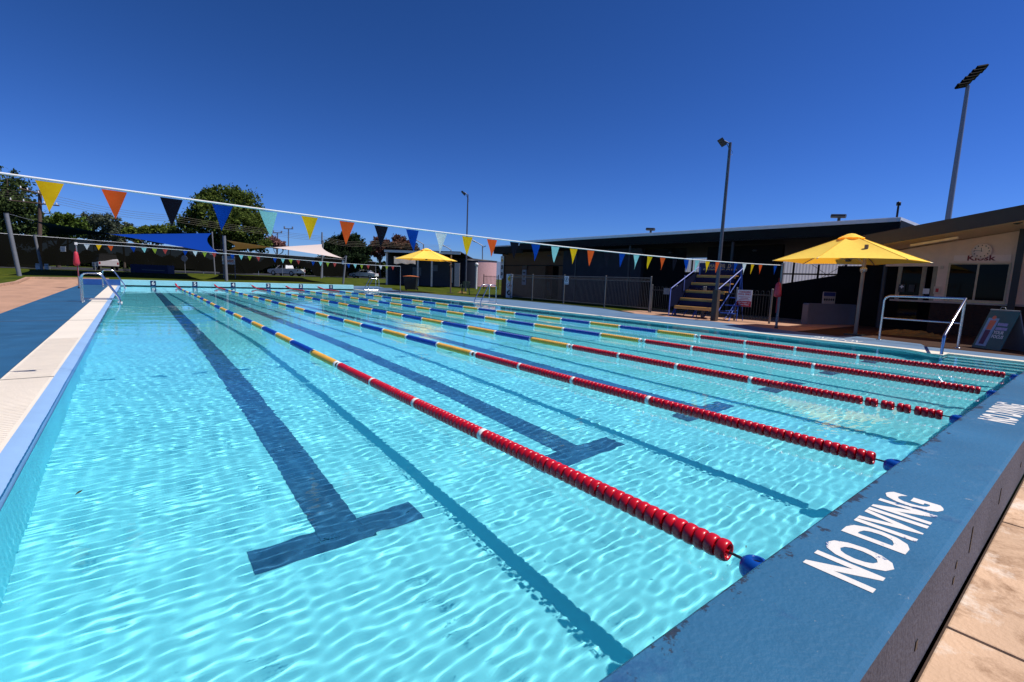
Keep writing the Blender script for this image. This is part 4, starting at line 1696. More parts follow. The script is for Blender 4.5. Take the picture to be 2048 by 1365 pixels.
d0, d1 = onX(1790, 560, KX)[1], onX(1868, 560, KX)[1]
mb = MB()
H = 4.6
zz = lambda y: ztop(y) - .38


def wallpiece(mb, ya, yb, z0, z1=None):
    a = zz(ya) if z1 is None else z1
    b = zz(yb) if z1 is None else z1
    mb.prism([(KX, ya, z0), (KX, yb, z0), (KX, yb, b), (KX, ya, a)], (.12, 0, 0))


wallpiece(mb, w0 + .001, d1, .92)
wallpiece(mb, w1, w0, zt_)
wallpiece(mb, ylo, w1 - .001, .92)
wallpiece(mb, d1 + .001, ywl + .5, 1.98)
mb.build('upper_wall', mat('kiosk_cladding', (.78, .55, .42), .75, var=.04), kb)
mb = MB()
mb.box(KX - .02, KX + .12, ylo, d1 - .002, 0, .915)
mb.build('brick_base', worn('brown_brick', lin(52, 38, 32), lin(38, 28, 26), thr=.5, scale=14, width=.1, rough=.9, bump=.4), kb)
mb = MB()
mb.box(KX - .05, KX - .022, w1 - .6, d1 + 1.0, .90, .955)
mb.build('counter_edge', mat('pale_counter', lin(170, 158, 148), .5), kb)
# window
mb = MB()
fw = .045
mb.box(KX - .02, KX + .05, w1, w0, zt_ - fw, zt_)
mb.box(KX - .02, KX + .05, w1, w0, zb - .02, zb + fw)
ymid = onX(1953, 560, KX)[1]
for y in (w0 - fw, ymid - fw / 2, w1):
    mb.box(KX - .019, KX + .049, y, y + fw, zb + fw + .001, zt_ - fw - .001)
wf_ = mb.build('window_frame', mat('pale_window_frame', lin(196, 172, 140), .5), kb)
mb = MB()
mb.box(KX + .0, KX + .008, w1 + fw, w0 - fw, zb + fw, zt_ - fw)
mb.build('pane', M['glass_dark'], wf_)
mb = MB()
ydk = onX(2030, 540, KX - .35)[1]
mb.box(KX - .30, KX - .20, ydk - .10, ydk + .04, 0, zz(ydk) + .005)
mb.build('verandah_post', mat('black_post_paint', lin(30, 31, 34), .5), kb)
# doorway
mb = MB()
mb.box(KX + .5, KX + .56, d1 - .1, ywl + 1.2, 0, 2.4)
mb.build('dark_doorway', M['darkwall'], kb)
mb = MB()
for px in (1798, 1846, 1868):
    y = onX(px, 560, KX)[1]
    mb.box(KX - .01, KX + .07, y - .05, y + .05, 0.92, 1.978)
mb.build('door_frame', mat('cream_door_frame', lin(140, 126, 104), .5), kb)
mb = MB()
mb.box(KX + .03, KX + .04, onX(1843, 560, KX)[1], onX(1803, 560, KX)[1], .3, 1.975)
mb.build('door_glass', M['glass_dark'], kb)
mb = MB()
mb.box(KX + .1, KX + .14, 3.6, 6.3, 2.04, 2.10)
mb.build('bright_gap_strip', mat('bright_gap_white', lin(235, 235, 235), .4), kb)  # white strip added in place of daylight showing through a gap
for (px, py, w_, h_, m_) in ((1803, 577, .16, .24, M['signdark']), (1823, 577, .14, .22, M['signdark']), (1852, 583, .15, .16, M['signwhite']), (1874, 581, .16, .22, mat('cream_box', lin(206, 180, 156), .5)), (1884, 535, .07, .09, mat('cream_box', lin(206, 180, 156), .5))):
    c = onX(px, py, KX - .03)
    mb = MB()
    board(mb, c, YM, UP, w_, h_, .02)
    q_ = mb.build('wall_fixture', m_, kb)
    if px == 1803:
        mb = MB()
        for (a, b) in ((.10, .03), (.03, .10)):
            board(mb, off(c + [0, 0, .05], YM, UP, .001 + a * .005), YM, UP, a, b, .0008)
        mb.build('cross_symbol', M['signwhite'], q_)
    if px == 1874:
        mb = MB()
        board(mb, off(c, YM, UP, .001), YM, UP, .07, .11, .0008)
        mb.build('red_symbol', M['signred'], q_)
# fluorescent batten under the eaves
mb = MB()
pa, pb = onX(1822, 484, KF + .85), onX(1917, 470, KF + .85)
za = lambda y: ztop(y) - .39
mb.prism([(KF + .80, pb[1], za(pb[1]) - .005), (KF + .80, pa[1], za(pa[1]) - .002), (KF + .80, pa[1], za(pa[1]) - .07), (KF + .80, pb[1], za(pb[1]) - .07)], (.14, 0, 0))
mb.build('eave_light', mat('eave_light_cover', lin(250, 224, 190), .3), kb)
ks = thing('kiosk_sign', 'pale Kiosk sign board above the window, partly behind the clock', 'sign', (KX - .03, 2, 2.3))
s0, s1 = onX(1908, 515, KX - .03), onX(2022, 517, KX - .03)
cc = (s0 + s1) / 2
cc[2] = 2.21
mb = MB()
board(mb, cc, YM, UP, abs(s0[1] - s1[1]), .17, .02)
mb.build('board', mat('kiosk_sign_board', lin(236, 206, 190), .5, var=.03), ks)
kcx = onX(1963, 503, KX - .06)
text_mesh('lettering', 'Kiosk', .20, mat('dark_red_ink', lin(120, 14, 20), .5), off((KX - .03, kcx[1], 2.145), YM, UP, .001), YM, UP, ks, align='CENTER', bold=.006, sx=1.25)
ck = thing('wall_clock', 'round white wall clock over the Kiosk sign', 'clock', kcx)
kcx[2] = 2.405
mb = MB()
mb.lathe([(0, -.03), (.215, -.03), (.215, .0), (.20, .012), (.195, .0), (0, 0)], c=(kcx[0] - .0, kcx[1], kcx[2]), axis='x', n=32)
for o_v in range(len(mb.v)):
    x, y, z = mb.v[o_v]
    mb.v[o_v] = (2 * kcx[0] - x, y, z)
mb.build('clock_face', mat('clock_white', lin(236, 210, 192), .4, var=.02), ck)
fc = np.array([kcx[0] - .003, kcx[1], kcx[2]])
mb = MB()
for k in range(12):
    a = 2 * PI * k / 12
    board(mb, fc + np.array([0, -math.sin(a), math.cos(a)]) * .155, YM, UP, .022, .03, .001)
mb.build('hour_marks', M['signdark'], ck)
for L_, a, w_ in ((.09, -.15, .012), (.155, -PI / 2 + .12, .009)):
    mb = MB()
    dv = np.array([0, -math.sin(a), math.cos(a)])
    sv = np.array([0, -math.cos(a), -math.sin(a)])
    mb.prism([fc - [.002, 0, 0] - dv * .02 - sv * w_ / 2, fc - [.002, 0, 0] - dv * .02 + sv * w_ / 2, fc - [.002, 0, 0] + dv * L_ + sv * w_ / 2, fc - [.002, 0, 0] + dv * L_ - sv * w_ / 2], (-.002, 0, 0))
    mb.build('hand', M['signdark'], ck)
sp = onX(2036, 440, KF + .5)
t_ = thing('speaker', 'black outdoor speaker under the kiosk eave', 'speaker', sp)
mb = MB()
mb.lathe([(0, -.12), (.09, -.12), (.10, 0), (.12, .05), (.11, .06), (0, .03)], c=sp, axis='x', n=16)
for k in range(len(mb.v)):
    x, y, z = mb.v[k]
    mb.v[k] = (2 * sp[0] - x, y, z)
mb.build('horn', M['black'], t_)
mb = MB()
mb.tube([sp + [.05, -.3, .02], sp + [.05, 0, .0]], .03, 8)
mb.build('bracket', M['black'], t_)

# white skip-like planter box on the concourse with a small board on it
bx0, bx1 = G(1613, 649), G(1708, 650)
c = (bx0 + bx1) / 2
t_ = thing('white_counter', 'pale grey counter box in the shade of the open shed', 'counter', c)
u_ = (bx1 - bx0) / np.linalg.norm(bx1 - bx0)
n_v = np.array([-u_[1], u_[0], 0])
mb = MB()
L_ = np.linalg.norm(bx1 - bx0)
mb.prism([bx0, bx1, bx1 + [0, 0, .66], bx1 - u_ * .04 + [0, 0, .70], bx0 + u_ * .04 + [0, 0, .70], bx0 + [0, 0, .66]], n_v * .22)
mb.build('body', mat('pale_grey_laminate', lin(104, 106, 114), .5, var=.05), t_)
t2 = thing('price_board', 'small board with a row of round pictures standing on the pale counter', 'sign', c + [0, 0, .72])
cb = bx0 + u_ * L_ * .46 + n_v * .1 + [0, 0, .90]
mb = MB()
board(mb, cb, u_, UP, .55, .40, .03)
mb.build('board', mat('board_cream', lin(170, 160, 148), .6), t2)
mb = MB()
board(mb, off(cb + [0, 0, .12], u_, UP, .001), u_, UP, .52, .13, .001)
mb.build('heading', mat('board_blue', lin(40, 52, 110), .6), t2)
mb = MB()
for k in range(5):
    disc(mb, off(cb + u_ * (-.2 + .1 * k) + [0, 0, -.06], u_, UP, .001), u_, UP, 0, .042, 14)
mb.build('round_picture', M['signdark'], t2)

# A-frame board
af = thing('a_frame_sign', 'teal A-frame sign with a swimmer on the concourse below the kiosk window', 'sign', (13.2, 1.1, 0))
a0, a1 = G(1943, 694), G(1992, 698)
top_l = rise(a0, 1978, 622)
u_ = (a1 - a0) / np.linalg.norm(a1 - a0)
n_v = np.array([-.78, .62, 0]) / np.hypot(.78, .62)
u_ = np.array([-n_v[1], n_v[0], 0])
w_ = .62
hh = .86
b0 = a0.copy()
b0[2] = 0
b1 = b0 + u_ * w_
lean = -n_v * .30
faceup = np.array([lean[0], lean[1], hh])
fl_ = np.linalg.norm(faceup)
fu = faceup / fl_
ctr = (b0 + b1) / 2 + faceup / 2
M['teal'] = mat('sign_teal', lin(26, 96, 98), .5, var=.08)
mb = MB()
board(mb, ctr, u_, fu, w_, fl_, .02)
mb.build('front_board', M['teal'], af, bevel=.004)
back = (b0 + b1) / 2 + lean * 2
fu2 = np.array([-lean[0], -lean[1], hh]) / fl_
mb = MB()
board(mb, back + np.array([-lean[0], -lean[1], hh]) / 2, -u_, fu2, w_, fl_, .02)
mb.build('rear_board', M['signgrey'], af, bevel=.004)
fn = lambda x, y, d: off(ctr + u_ * x + fu * y, u_, fu, d)
mb = MB()
mb.face([fn(-.26, -.40, .001), fn(-.02, -.40, .001), fn(-.02, .25, .001), fn(-.26, .25, .001)])
mb.build('pale_panel', mat('sign_pale_blue', lin(120, 160, 190), .5, var=.15, scale=8), af)
mb = MB()
for (x, y, s) in ((-.14, .26, .06),):
    disc(mb, fn(x, y, .002), u_, fu, 0, .045, 14)
mb.face([fn(-.20, -.02, .002), fn(-.08, -.02, .002), fn(-.06, .20, .002), fn(-.20, .20, .002)])
mb.build('swimmer_figure', mat('sign_orange', lin(222, 110, 84), .5), af)
mb = MB()
mb.face([fn(-.20, -.36, .003), fn(-.09, -.36, .003), fn(-.08, -.03, .003), fn(-.20, -.03, .003)])
mb.build('figure_legs', mat('sign_purple', lin(66, 40, 84), .5), af)
text_mesh('lettering', 'YOUR\nFOCUS', .10, M['signwhite'], fn(.0, -.10, .002), u_, fu, af, bold=.003, line=.95, sx=.78)
mb = MB()
for j, w_ in enumerate((.21, .24)):
    board(mb, fn(.0 + w_ / 2, .12 - j * .10, .0022), u_, fu, w_, .065, .001)
mb.build('blurred_print', mat('sign_lilac', lin(150, 150, 190), .5, var=.2, scale=30), af)
mb = MB()
mb.tube([b0 + faceup + u_ * .2, b0 + faceup + u_ * .22 + [0, 0, .05], b0 + faceup + u_ * .3 + [0, 0, .05], b0 + faceup + u_ * .32], .008, 6)
mb.build('handle', M['greypole'], af)

# crumpled yellow cover lying on the ground
p = G(1800, 672)
t_ = thing('crumpled_cover', 'crumpled yellow cloth cover lying in the shade by the handrail', 'cover', p)
rows = []
rr_ = random.Random(2)
for i in range(14):
    r = []
    for j in range(10):
        f = i / 13 - .5
        g = j / 9 - .5
        h_ = max(0, .13 * (1 - 4 * g * g) * (1 - 3.2 * f * f)) * (.5 + rr_.random()) + .004
        r.append((p[0] + .2 + g * .45 + .05 * math.sin(9 * f), p[1] - .2 - f * 1.5, h_))
    rows.append(r)
mb = MB()
mb.grid(rows, False)
mb.build('cloth', mat('faded_yellow_cloth', lin(120, 94, 40), .8, var=.2), t_)

# ------------------------------------------------------------------ far end: shade-cloth fence, shade sails
def ground_at(px, py_guess, depth):
    p = at(px, py_guess, depth)
    return np.array([p[0], p[1], terrain(p[1])])


fa = at(0, 467, 42.0)
fb = at(752, 524.5, 80.0)
ff = thing('shade_cloth_fence', 'high black shade-cloth fence along the far lawn with rolled-up lower edge', 'fence', (fa[0], fa[1], terrain(fa[1])))
dv = (fb - fa)
Lf = np.linalg.norm(dv[:2])
uf = np.array([dv[0], dv[1], 0]) / Lf
fa0 = fa - uf * 14
Lf2 = Lf + 14
ztopf = lambda s: fa[2] + (fb[2] - fa[2]) * (s - 14) / Lf


def px_to_s(px):
    """distance along the fence line of a column of the photograph"""
    d = ray(px, 530)
    A = np.array([[uf[0], -d[0]], [uf[1], -d[1]]])
    r = np.array([CAM[0] - fa0[0], CAM[1] - fa0[1]])
    return float(np.linalg.solve(A, r)[0])


low = [(-14, .12), (px_to_s(70), .12), (px_to_s(95), .35), (px_to_s(150), .5), (px_to_s(182), .8), (px_to_s(235), 1.25), (px_to_s(252), .9), (px_to_s(275), .2), (px_to_s(330), .25), (px_to_s(345), .5), (px_to_s(385), .5), (px_to_s(400), .3), (px_to_s(430), .3), (px_to_s(462), .12),
       (px_to_s(505), .2), (px_to_s(528), .9), (px_to_s(550), 1.5), (px_to_s(592), 1.5), (px_to_s(620), 1.2), (px_to_s(630), .15), (px_to_s(692), .12), (px_to_s(702), .9), (px_to_s(720), 1.6), (Lf2 + 1, 1.2)]
ss = np.arange(0, Lf2, .35)
rows = [[], [], [], []]
rb_ = random.Random(8)
for s in ss:
    p = fa0 + uf * s
    z0 = terrain(p[1]) + np.interp(s, [a for a, b in low], [b for a, b in low]) + rb_.uniform(-.03, .03)
    z1 = ztopf(s)
    n = np.array([uf[1], -uf[0], 0])
    for k in range(4):
        f = k / 3
        bul = .10 * math.sin(PI * f) * math.sin(s * 1.9) + rb_.uniform(-.02, .02)
        rows[k].append((p[0] + n[0] * bul, p[1] + n[1] * bul, z0 + (z1 - z0) * f - .02))
mb = MB()
mb.grid(rows, True)
mb.build('shade_cloth', clothmat('black_shade_cloth', lin(21, 21, 18), .03, see=.025), ff)
mb = MB()
mb.tube([fa0 + [0, 0, ztopf(0) - fa0[2]], fa0 + uf * Lf2 + [0, 0, ztopf(Lf2) - fa0[2]]], .03, 6)
mb.build('rail', M['galv'], ff)
for k in range(18):
    s = k * Lf2 / 17
    p = fa0 + uf * s + np.array([uf[1], -uf[0], 0]) * -.07
    mb = MB()
    mb.tube([(p[0], p[1], terrain(p[1])), (p[0], p[1], ztopf(s) + .05)], .038, 8)
    mb.build('post', M['galv'], ff)


nf = np.array([-uf[1], uf[0], 0])
mb = MB()
a_, b_ = fa0 - uf * 60 + nf * 1.5, fa0 + uf * (Lf2 + 60) + nf * 1.5
mb.face([(a_[0], a_[1], .452), (b_[0], b_[1], .452), (b_[0] + nf[0] * 45, b_[1] + nf[1] * 45, .452), (a_[0] + nf[0] * 45, a_[1] + nf[1] * 45, .452)])
struct(mb.build('road', mat('road_asphalt', (.045, .045, .047), .9, var=.2, scale=2, spec=0.08)))


def slim_post(name, label, cat, base, top, r, m, group=None, cap=True):
    base, top = np.array(base, float), np.array(top, float)
    t = thing(name, label, cat, base, group=group)
    mb = MB()
    mb.tube([base - [0, 0, .02], top], r, 14)
    mb.build('pole', m, t)
    mb = MB()
    u = (top - base) / np.linalg.norm(top - base)
    mb.tube([top, top + u * .03], r * 1.08, 14)
    mb.build('cap', M['steel_dark'], t)
    return t


b1_ = G(39, 552)
p1 = rise(b1_, 12, 427)
slim_post('sail_post', 'thick leaning grey sail post at the left edge of the lawn', 'post', b1_, p1, .115, M['greypole'], 'grey shade sail posts')
b2_ = ground_at(84, 541, 41)
p2 = rise(b2_, 69, 470)
slim_post('sail_post', 'leaning grey sail post behind the leftmost one, by the shade-cloth fence', 'post', b2_, p2, .10, M['greypole'], 'grey shade sail posts')
b3_ = G(453, 562)
p3 = rise(b3_, 448, 472)
slim_post('sail_post', 'grey sail post between the blue and the beige shade sails', 'post', b3_, p3, .115, M['greypole'], 'grey shade sail posts')
b4_ = ground_at(430, 553, 53)
p4 = rise(b4_, 424, 464)
slim_post('sail_post', 'slender grey sail post behind the right end of the blue sail', 'post', b4_, p4, .07, M['greypole'], 'grey shade sail posts')
b5_ = ground_at(642, 561, 56)
p5 = rise(b5_, 646, 482)
slim_post('sail_post', 'grey sail post holding the high corner of the beige sail', 'post', b5_, p5, .10, M['greypole'], 'grey shade sail posts')
b6_ = G(686, 568)
p6 = rise(b6_, 692, 512)
slim_post('sail_post', 'grey sail post holding the low right corner of the beige sail', 'post', b6_, p6, .085, M['greypole'], 'grey shade sail posts')


def dep(p):
    return float((np.array(p) - CAM) @ FX)


def sail(name, label, c, m, posts, curve=.12):
    """hypar sail: corners c in order, edges bowed inward"""
    c = [np.array(p, float) for p in c]
    t = thing(name, label, 'shade sail', c[0], group='shade sails over the far lawn')
    n = 18
    mid = sum(c) / 4
    rows = []
    for i in range(n + 1):
        a = i / n
        r = []
        for j in range(n + 1):
            b = j / n
            p = c[0] * (1 - a) * (1 - b) + c[1] * a * (1 - b) + c[2] * a * b + c[3] * (1 - a) * b
            # pull edges in toward the middle
            ea = math.sin(PI * a) * (2 * b - 1)
            eb = math.sin(PI * b) * (2 * a - 1)
            p = p - ((c[3] + c[2] - c[0] - c[1]) / 2) * curve * .5 * ea - ((c[1] + c[2] - c[0] - c[3]) / 2) * curve * .5 * eb
            r.append(p)
        rows.append(r)
    mb = MB()
    mb.grid(rows, True)
    mb.build('fabric', m, t)
    mb = MB()
    for p, q in zip(c, posts):
        if q is not None:
            mb.tube([p, q], .012, 5)
    mb.build('tension_cable', M['galv'], t)
    return t


d1_ = dep(p1)
A_ = at(68, 442, d1_ + .6)
D_ = at(438, 508, dep(p3) - .6)
C_ = at(423, 467, dep(p4) - .4)
B_ = at(84, 470, dep(p2) + 1.5)
sail('shade_sail', 'blue shade sail twisted over the left part of the far lawn', [A_, B_, C_, D_], M['sail_blue'], [p1, p2, p4, np.array([b3_[0], b3_[1], D_[2]])], .10)
A_ = at(453, 481, dep(p3) + .3)
B_ = at(458, 500, dep(p4) + 4)
C_ = at(644, 489, dep(p5) - .2)
D_ = at(686, 517, dep(p6) - .2)
sail('shade_sail', 'beige shade sail with a white lit corner right of the blue sail', [A_, B_, C_, D_], M['sail_beige'], [p3, None, p5, p6], .13)

# ------------------------------------------------------------------ cars beyond the fence
M['carwhite'] = mat('white_car_paint', lin(226, 226, 228), .25, var=.03, coat=.5)
M['carglass'] = mat('car_glass', (.012, .014, .016), .05, var=.1)
M['alloy'] = mat('wheel_alloy', lin(150, 152, 156), .35, metal=.6)
M['amber'] = mat('lamp_red_lens', lin(150, 20, 18), .3)
M['lampclear'] = mat('lamp_clear_lens', lin(220, 222, 220), .15)


def car(name, label, base, fwd, prof, cabin, W_, wheels, wr, body=None, windows=(), extras=None):
    """prof: body side outline (x along the car, z), cabin: glasshouse outline"""
    fwd = np.array([fwd[0], fwd[1], 0], float)
    fwd /= np.linalg.norm(fwd)
    sd = np.array([-fwd[1], fwd[0], 0])
    b = np.array(base, float)
    t = thing(name, label, 'car', b, group='cars parked beyond the far fence')
    P_ = lambda x, s, z: b + fwd * x + sd * s + np.array([0, 0, z])
    body = body or M['carwhite']
    mb = MB()
    mb.prism([P_(x, -W_ / 2, z) for x, z in prof], sd * W_)
    bo = mb.build('body', body, t, bevel=.05)
    mb = MB()
    cw = W_ * .86
    cm = sum(x for x, z in cabin) / len(cabin)
    zmin = min(z for x, z in cabin)
    lo_ = [P_(x, -W_ / 2 * (.97 if z <= zmin + .01 else .80), z) for x, z in cabin]
    hi_ = [P_(x, W_ / 2 * (.97 if z <= zmin + .01 else .80), z) for x, z in cabin]
    mb.face(lo_)
    mb.face(list(reversed(hi_)))
    for k in range(len(cabin)):
        j = (k + 1) % len(cabin)
        mb.face([lo_[j], lo_[k], hi_[k], hi_[j]])
    mb.build('cabin', body, t, bevel=.03)
    for (pts) in windows:
        for s in (-1, 1):
            mb = MB()
            f = lambda z: W_ / 2 * (.97 - .17 * min(1, max(0, (z - zmin) / (max(q for _, q in cabin) - zmin)))) + .006
            mb.prism([P_(x, s * f(z), z) for x, z in pts], sd * s * .006)
            mb.build('side_window', M['carglass'], t)
    # windscreen and rear screen lie on the sloping ends of the cabin
    zs = sorted(cabin)
    for x in wheels:
        for s in (-1, 1):
            mb = MB()
            c = P_(x, s * (W_ / 2 - .09), wr)
            rr = []
            for (r, h) in ((wr * .62, -.10), (wr * .96, -.10), (wr, -.06), (wr, .06), (wr * .96, .10), (wr * .62, .10)):
                rr.append([c + sd * s * h + fwd * (r * math.cos(a)) + np.array([0, 0, r * math.sin(a)]) for a in np.linspace(0, 2 * PI, 20, endpoint=False)])
            mb.grid(rr, True, True)
            w_ = mb.build('wheel', M['tyre'], t)
            mb = MB()
            mb.face([c + sd * s * .085 + fwd * (wr * .62 * math.cos(a)) + np.array([0, 0, wr * .62 * math.sin(a)]) for a in np.linspace(0, 2 * PI, 20, endpoint=False)])
            mb.build('rim', M['alloy'], w_)
    x0, x1 = min(x for x, z in prof), max(x for x, z in prof)
    for s in (-1, 1):
        mb = MB()
        c = P_(x1 - .10, s * W_ * .36, .68)
        board(mb, c + fwd * .12, sd, UP, .32, .14, .05)
        mb.build('headlight', M['lampclear'], t)
        mb = MB()
        c = P_(x0 + .03, s * W_ * .44, .80)
        board(mb, c - fwd * .04, -sd, UP, .14, .24, .04)
        mb.build('tail_light', M['amber'], t)
    if extras:
        extras(P_, t, sd, fwd)
    return t


ute_prof = [(-2.5, .45), (-2.5, 1.05), (-.62, 1.05), (-.55, 1.0), (1.15, 1.02), (2.25, .90), (2.45, .80), (2.5, .45), (1.95, .32), (-1.9, .38)]
ute_cab = [(-.62, 1.03), (-.52, 1.62), (-.30, 1.68), (.35, 1.66), (1.15, 1.03)]
ute_win = [[(-.50, 1.10), (-.44, 1.55), (-.02, 1.58), (-.02, 1.10)], [(.05, 1.10), (.05, 1.58), (.32, 1.56), (.88, 1.10)]]
# ute: faces left in the picture, beyond the fence
left_dir = -np.array([RX[0], RX[1], 0])


def ute_extras(P_, t, sd, fwd):
    mb = MB()
    mb.face([P_(1.14, -.70, 1.06), P_(1.14, .70, 1.06), P_(.42, .64, 1.62), P_(.42, -.64, 1.62)])
    mb.build('windscreen', M['carglass'], t)
    mb = MB()
    for s in (-.75, .75):
        mb.tube([P_(-2.3, s, 1.12), P_(-.8, s, 1.12)], .03, 6)
    mb.build('tray_rail', M['black'], t)


car('white_ute', 'white utility vehicle seen below the rolled-up shade cloth, facing left', ground_at(573, 560, 70), left_dir + .25 * np.array([FX[0], FX[1], 0]), ute_prof, ute_cab, 1.8, (-1.55, 1.5), .37, windows=ute_win, extras=ute_extras)
sed_prof = [(-2.2, .40), (-2.25, .85), (-1.3, .93), (1.0, .90), (2.05, .74), (2.2, .60), (2.15, .35), (-2.1, .33)]
sed_cab = [(-1.55, .92), (-.85, 1.38), (.10, 1.40), (1.02, .90)]
sed_win = [[(-1.05, .98), (-.75, 1.30), (-.22, 1.33), (-.22, .98)], [(-.16, .98), (-.16, 1.33), (.10, 1.32), (.72, .98)]]


def sed_extras(P_, t, sd, fwd):
    mb = MB()
    mb.face([P_(1.0, -.66, .94), P_(1.0, .66, .94), P_(.18, .60, 1.37), P_(.18, -.60, 1.37)])
    mb.build('windscreen', M['carglass'], t)


car('white_sedan', 'low white sedan seen beside the shed, behind the far right ladder', ground_at(728, 562, 80), left_dir + .1 * np.array([FX[0], FX[1], 0]), sed_prof, sed_cab, 1.72, (-1.35, 1.35), .31, windows=sed_win, extras=sed_extras)
van_prof = [(-2.3, .5), (-2.3, 1.15), (.9, 1.15), (2.1, 1.05), (2.25, .95), (2.25, .5), (1.8, .4), (-1.8, .4)]
van_cab = [(-2.2, 1.14), (-2.05, 1.82), (.30, 1.84), (1.0, 1.14)]
van_win = [[(-2.0, 1.22), (-1.92, 1.72), (-1.1, 1.74), (-1.1, 1.22)], [(-1.02, 1.22), (-1.02, 1.74), (-.3, 1.74), (-.3, 1.22)], [(-.22, 1.22), (-.22, 1.74), (.28, 1.72), (.75, 1.22)]]


def van_extras(P_, t, sd, fwd):
    mb = MB()
    mb.face([P_(.98, -.72, 1.18), P_(.98, .72, 1.18), P_(.36, .64, 1.80), P_(.36, -.64, 1.80)])
    mb.build('windscreen', M['carglass'], t)
    mb = MB()
    for s in (-.6, .6):
        mb.tube([P_(-1.9, s, 1.92), P_(.1, s, 1.92)], .035, 6)
    for x in (-1.7, -.1):
        mb.tube([P_(x, -.6, 1.9), P_(x, .6, 1.9)], .03, 6)
    mb.build('roof_rack', M['galv'], t)


car('four_wheel_drive', 'pale grey four-wheel drive with roof rack behind the shade cloth on the left', ground_at(212, 548, 57), left_dir + .9 * np.array([FX[0], FX[1], 0]), van_prof, van_cab, 1.85, (-1.4, 1.4), .39, body=mat('silver_car_paint', lin(196, 190, 186), .3, var=.05, coat=.4), windows=van_win, extras=van_extras)

# blue equipment box on the lawn behind lane 6
q0 = ground_at(262, 556, 46)
t_ = thing('pool_cover_box', 'long dark blue cover box on the shaded lawn behind lane 6', 'storage box', q0)
u_ = np.array([RX[0], RX[1], 0])
n_v = np.array([FX[0], FX[1], 0])
mb = MB()
mb.prism([q0, q0 + u_ * 3.6, q0 + u_ * 3.6 + [0, 0, .72], q0 + u_ * 3.5 + [0, 0, .78], q0 + u_ * .1 + [0, 0, .78], q0 + [0, 0, .72]], n_v * .9)
mb.build('box', mat('navy_vinyl', lin(30, 40, 92), .6, var=.15), t_)
mb = MB()
mb.prism([q0 + u_ * 1.1 - n_v * .012 + [0, 0, .27], q0 + u_ * 3.3 - n_v * .012 + [0, 0, .25], q0 + u_ * 3.3 - n_v * .012 + [0, 0, .28], q0 + u_ * 1.1 - n_v * .012 + [0, 0, .30]], n_v * .01)
mb.build('trim', M['galv'], t_)


def little_sign(name, label, px, py, d, w, h, m, post_to=None, ink=None, rot=0.0, roundness=False):
    c = at(px, py, d)
    xd, yd = np.array([RX[0], RX[1], 0]), np.array([0, 0, 1.0])
    xd /= np.linalg.norm(xd)
    if rot:
        xd, yd = xd * math.cos(rot) + yd * math.sin(rot), -xd * math.sin(rot) + yd * math.cos(rot)
    t = thing(name, label, 'sign', c)
    mb = MB()
    if roundness:
        n = np.cross(xd, yd)
        mb.prism([c + (xd * math.cos(a) + yd * math.sin(a)) * w / 2 for a in np.linspace(0, 2 * PI, 24, endpoint=False)], -n * .02)
    else:
        board(mb, c, xd, yd, w, h, .02)
    mb.build('board', m, t)
    if ink:
        mb = MB()
        for j in range(3):
            board(mb, off(c + yd * (h * (.22 - .22 * j)), xd, yd, .002), xd, yd, w * (.7 - .12 * j), h * .10, .001)
        mb.build('print', ink, t)
    if post_to is not None:
        g_ = np.array([c[0], c[1], terrain(c[1])])
        back_ = np.array([FX[0], FX[1], 0]) * .05
        mb = MB()
        for k in post_to:
            mb.tube([g_ + np.array([RX[0], RX[1], 0]) * k + back_, g_ + np.array([RX[0], RX[1], 0]) * k + back_ + [0, 0, c[2] - g_[2] + h * .4]], .035, 8)
        mb.build('leg', M['greypole'], t)
    return t


little_sign('fence_notice', 'small square white notice on the shade cloth left of the red rescue tube', 126, 498.5, 44.5, .48, .48, M['signwhite'], None, mat('pale_print', lin(176, 176, 178), .5))
sgn = little_sign('park_sign', 'white park sign with orange lettering behind the middle sail post', 457, 521, 42, 1.12, .72, M['signwhite'], (-.52, .52), None)
xd = np.array([RX[0], RX[1], 0]) / np.linalg.norm([RX[0], RX[1]])
c = at(457, 521, 42)
mb = MB()
board(mb, off(c + [0, 0, .24], xd, UP, .002), xd, UP, 1.0, .20, .002)
mb.build('blue_band', mat('sign_sky_blue', lin(110, 150, 196), .5, var=.1), sgn)
mb = MB()
for k in range(4):
    disc(mb, off(c + xd * (-.33 + .22 * k) + [0, 0, -.08], xd, UP, .002), xd, UP, .05, .11, 12)
mb.build('orange_print', mat('sign_deep_orange', lin(196, 96, 40), .5), sgn)
little_sign('road_sign', 'grey diamond road sign seen from behind through the shade cloth', 346, 531, 68, .62, .62, M['galv'], (0,), None, rot=PI / 4)
little_sign('round_sign', 'round grey road sign on a post left of the slender sail post', 368.5, 517.5, 54, .70, .66, mat('dull_sign_back', lin(110, 116, 132), .5), (0,), None, roundness=True)
little_sign('lane_notice', 'small white square notice at the low tip of the beige sail', 686, 525.5, 40, .16, .30, M['signwhite'], None, M['signgrey'])
little_sign('white_notice', 'tiny white notice on the slender sail post under the blue sail', 422, 507, 42, .24, .24, M['signwhite'])
for k, (px, py, d) in enumerate(((75.5, 535, 42), (93, 535, 43))):
    p = ground_at(px, py, d)
    t_ = thing('bollard', ['short white bollard beside the second sail post', 'pair-mate white bollard right of the second sail post'][k], 'bollard', p, group='short white bollards under the shade cloth')
    mb = MB()
    mb.box(p[0] - .13, p[0] + .13, p[1] - .10, p[1] + .10, p[2], p[2] + .50)
    mb.build('post', M['white'], t_, bevel=.02)
    mb = MB()
    mb.box(p[0] - .132, p[0] + .132, p[1] - .102, p[1] + .102, p[2] + .36, p[2] + .42)
    mb.build('band', M['signgrey'], t_)

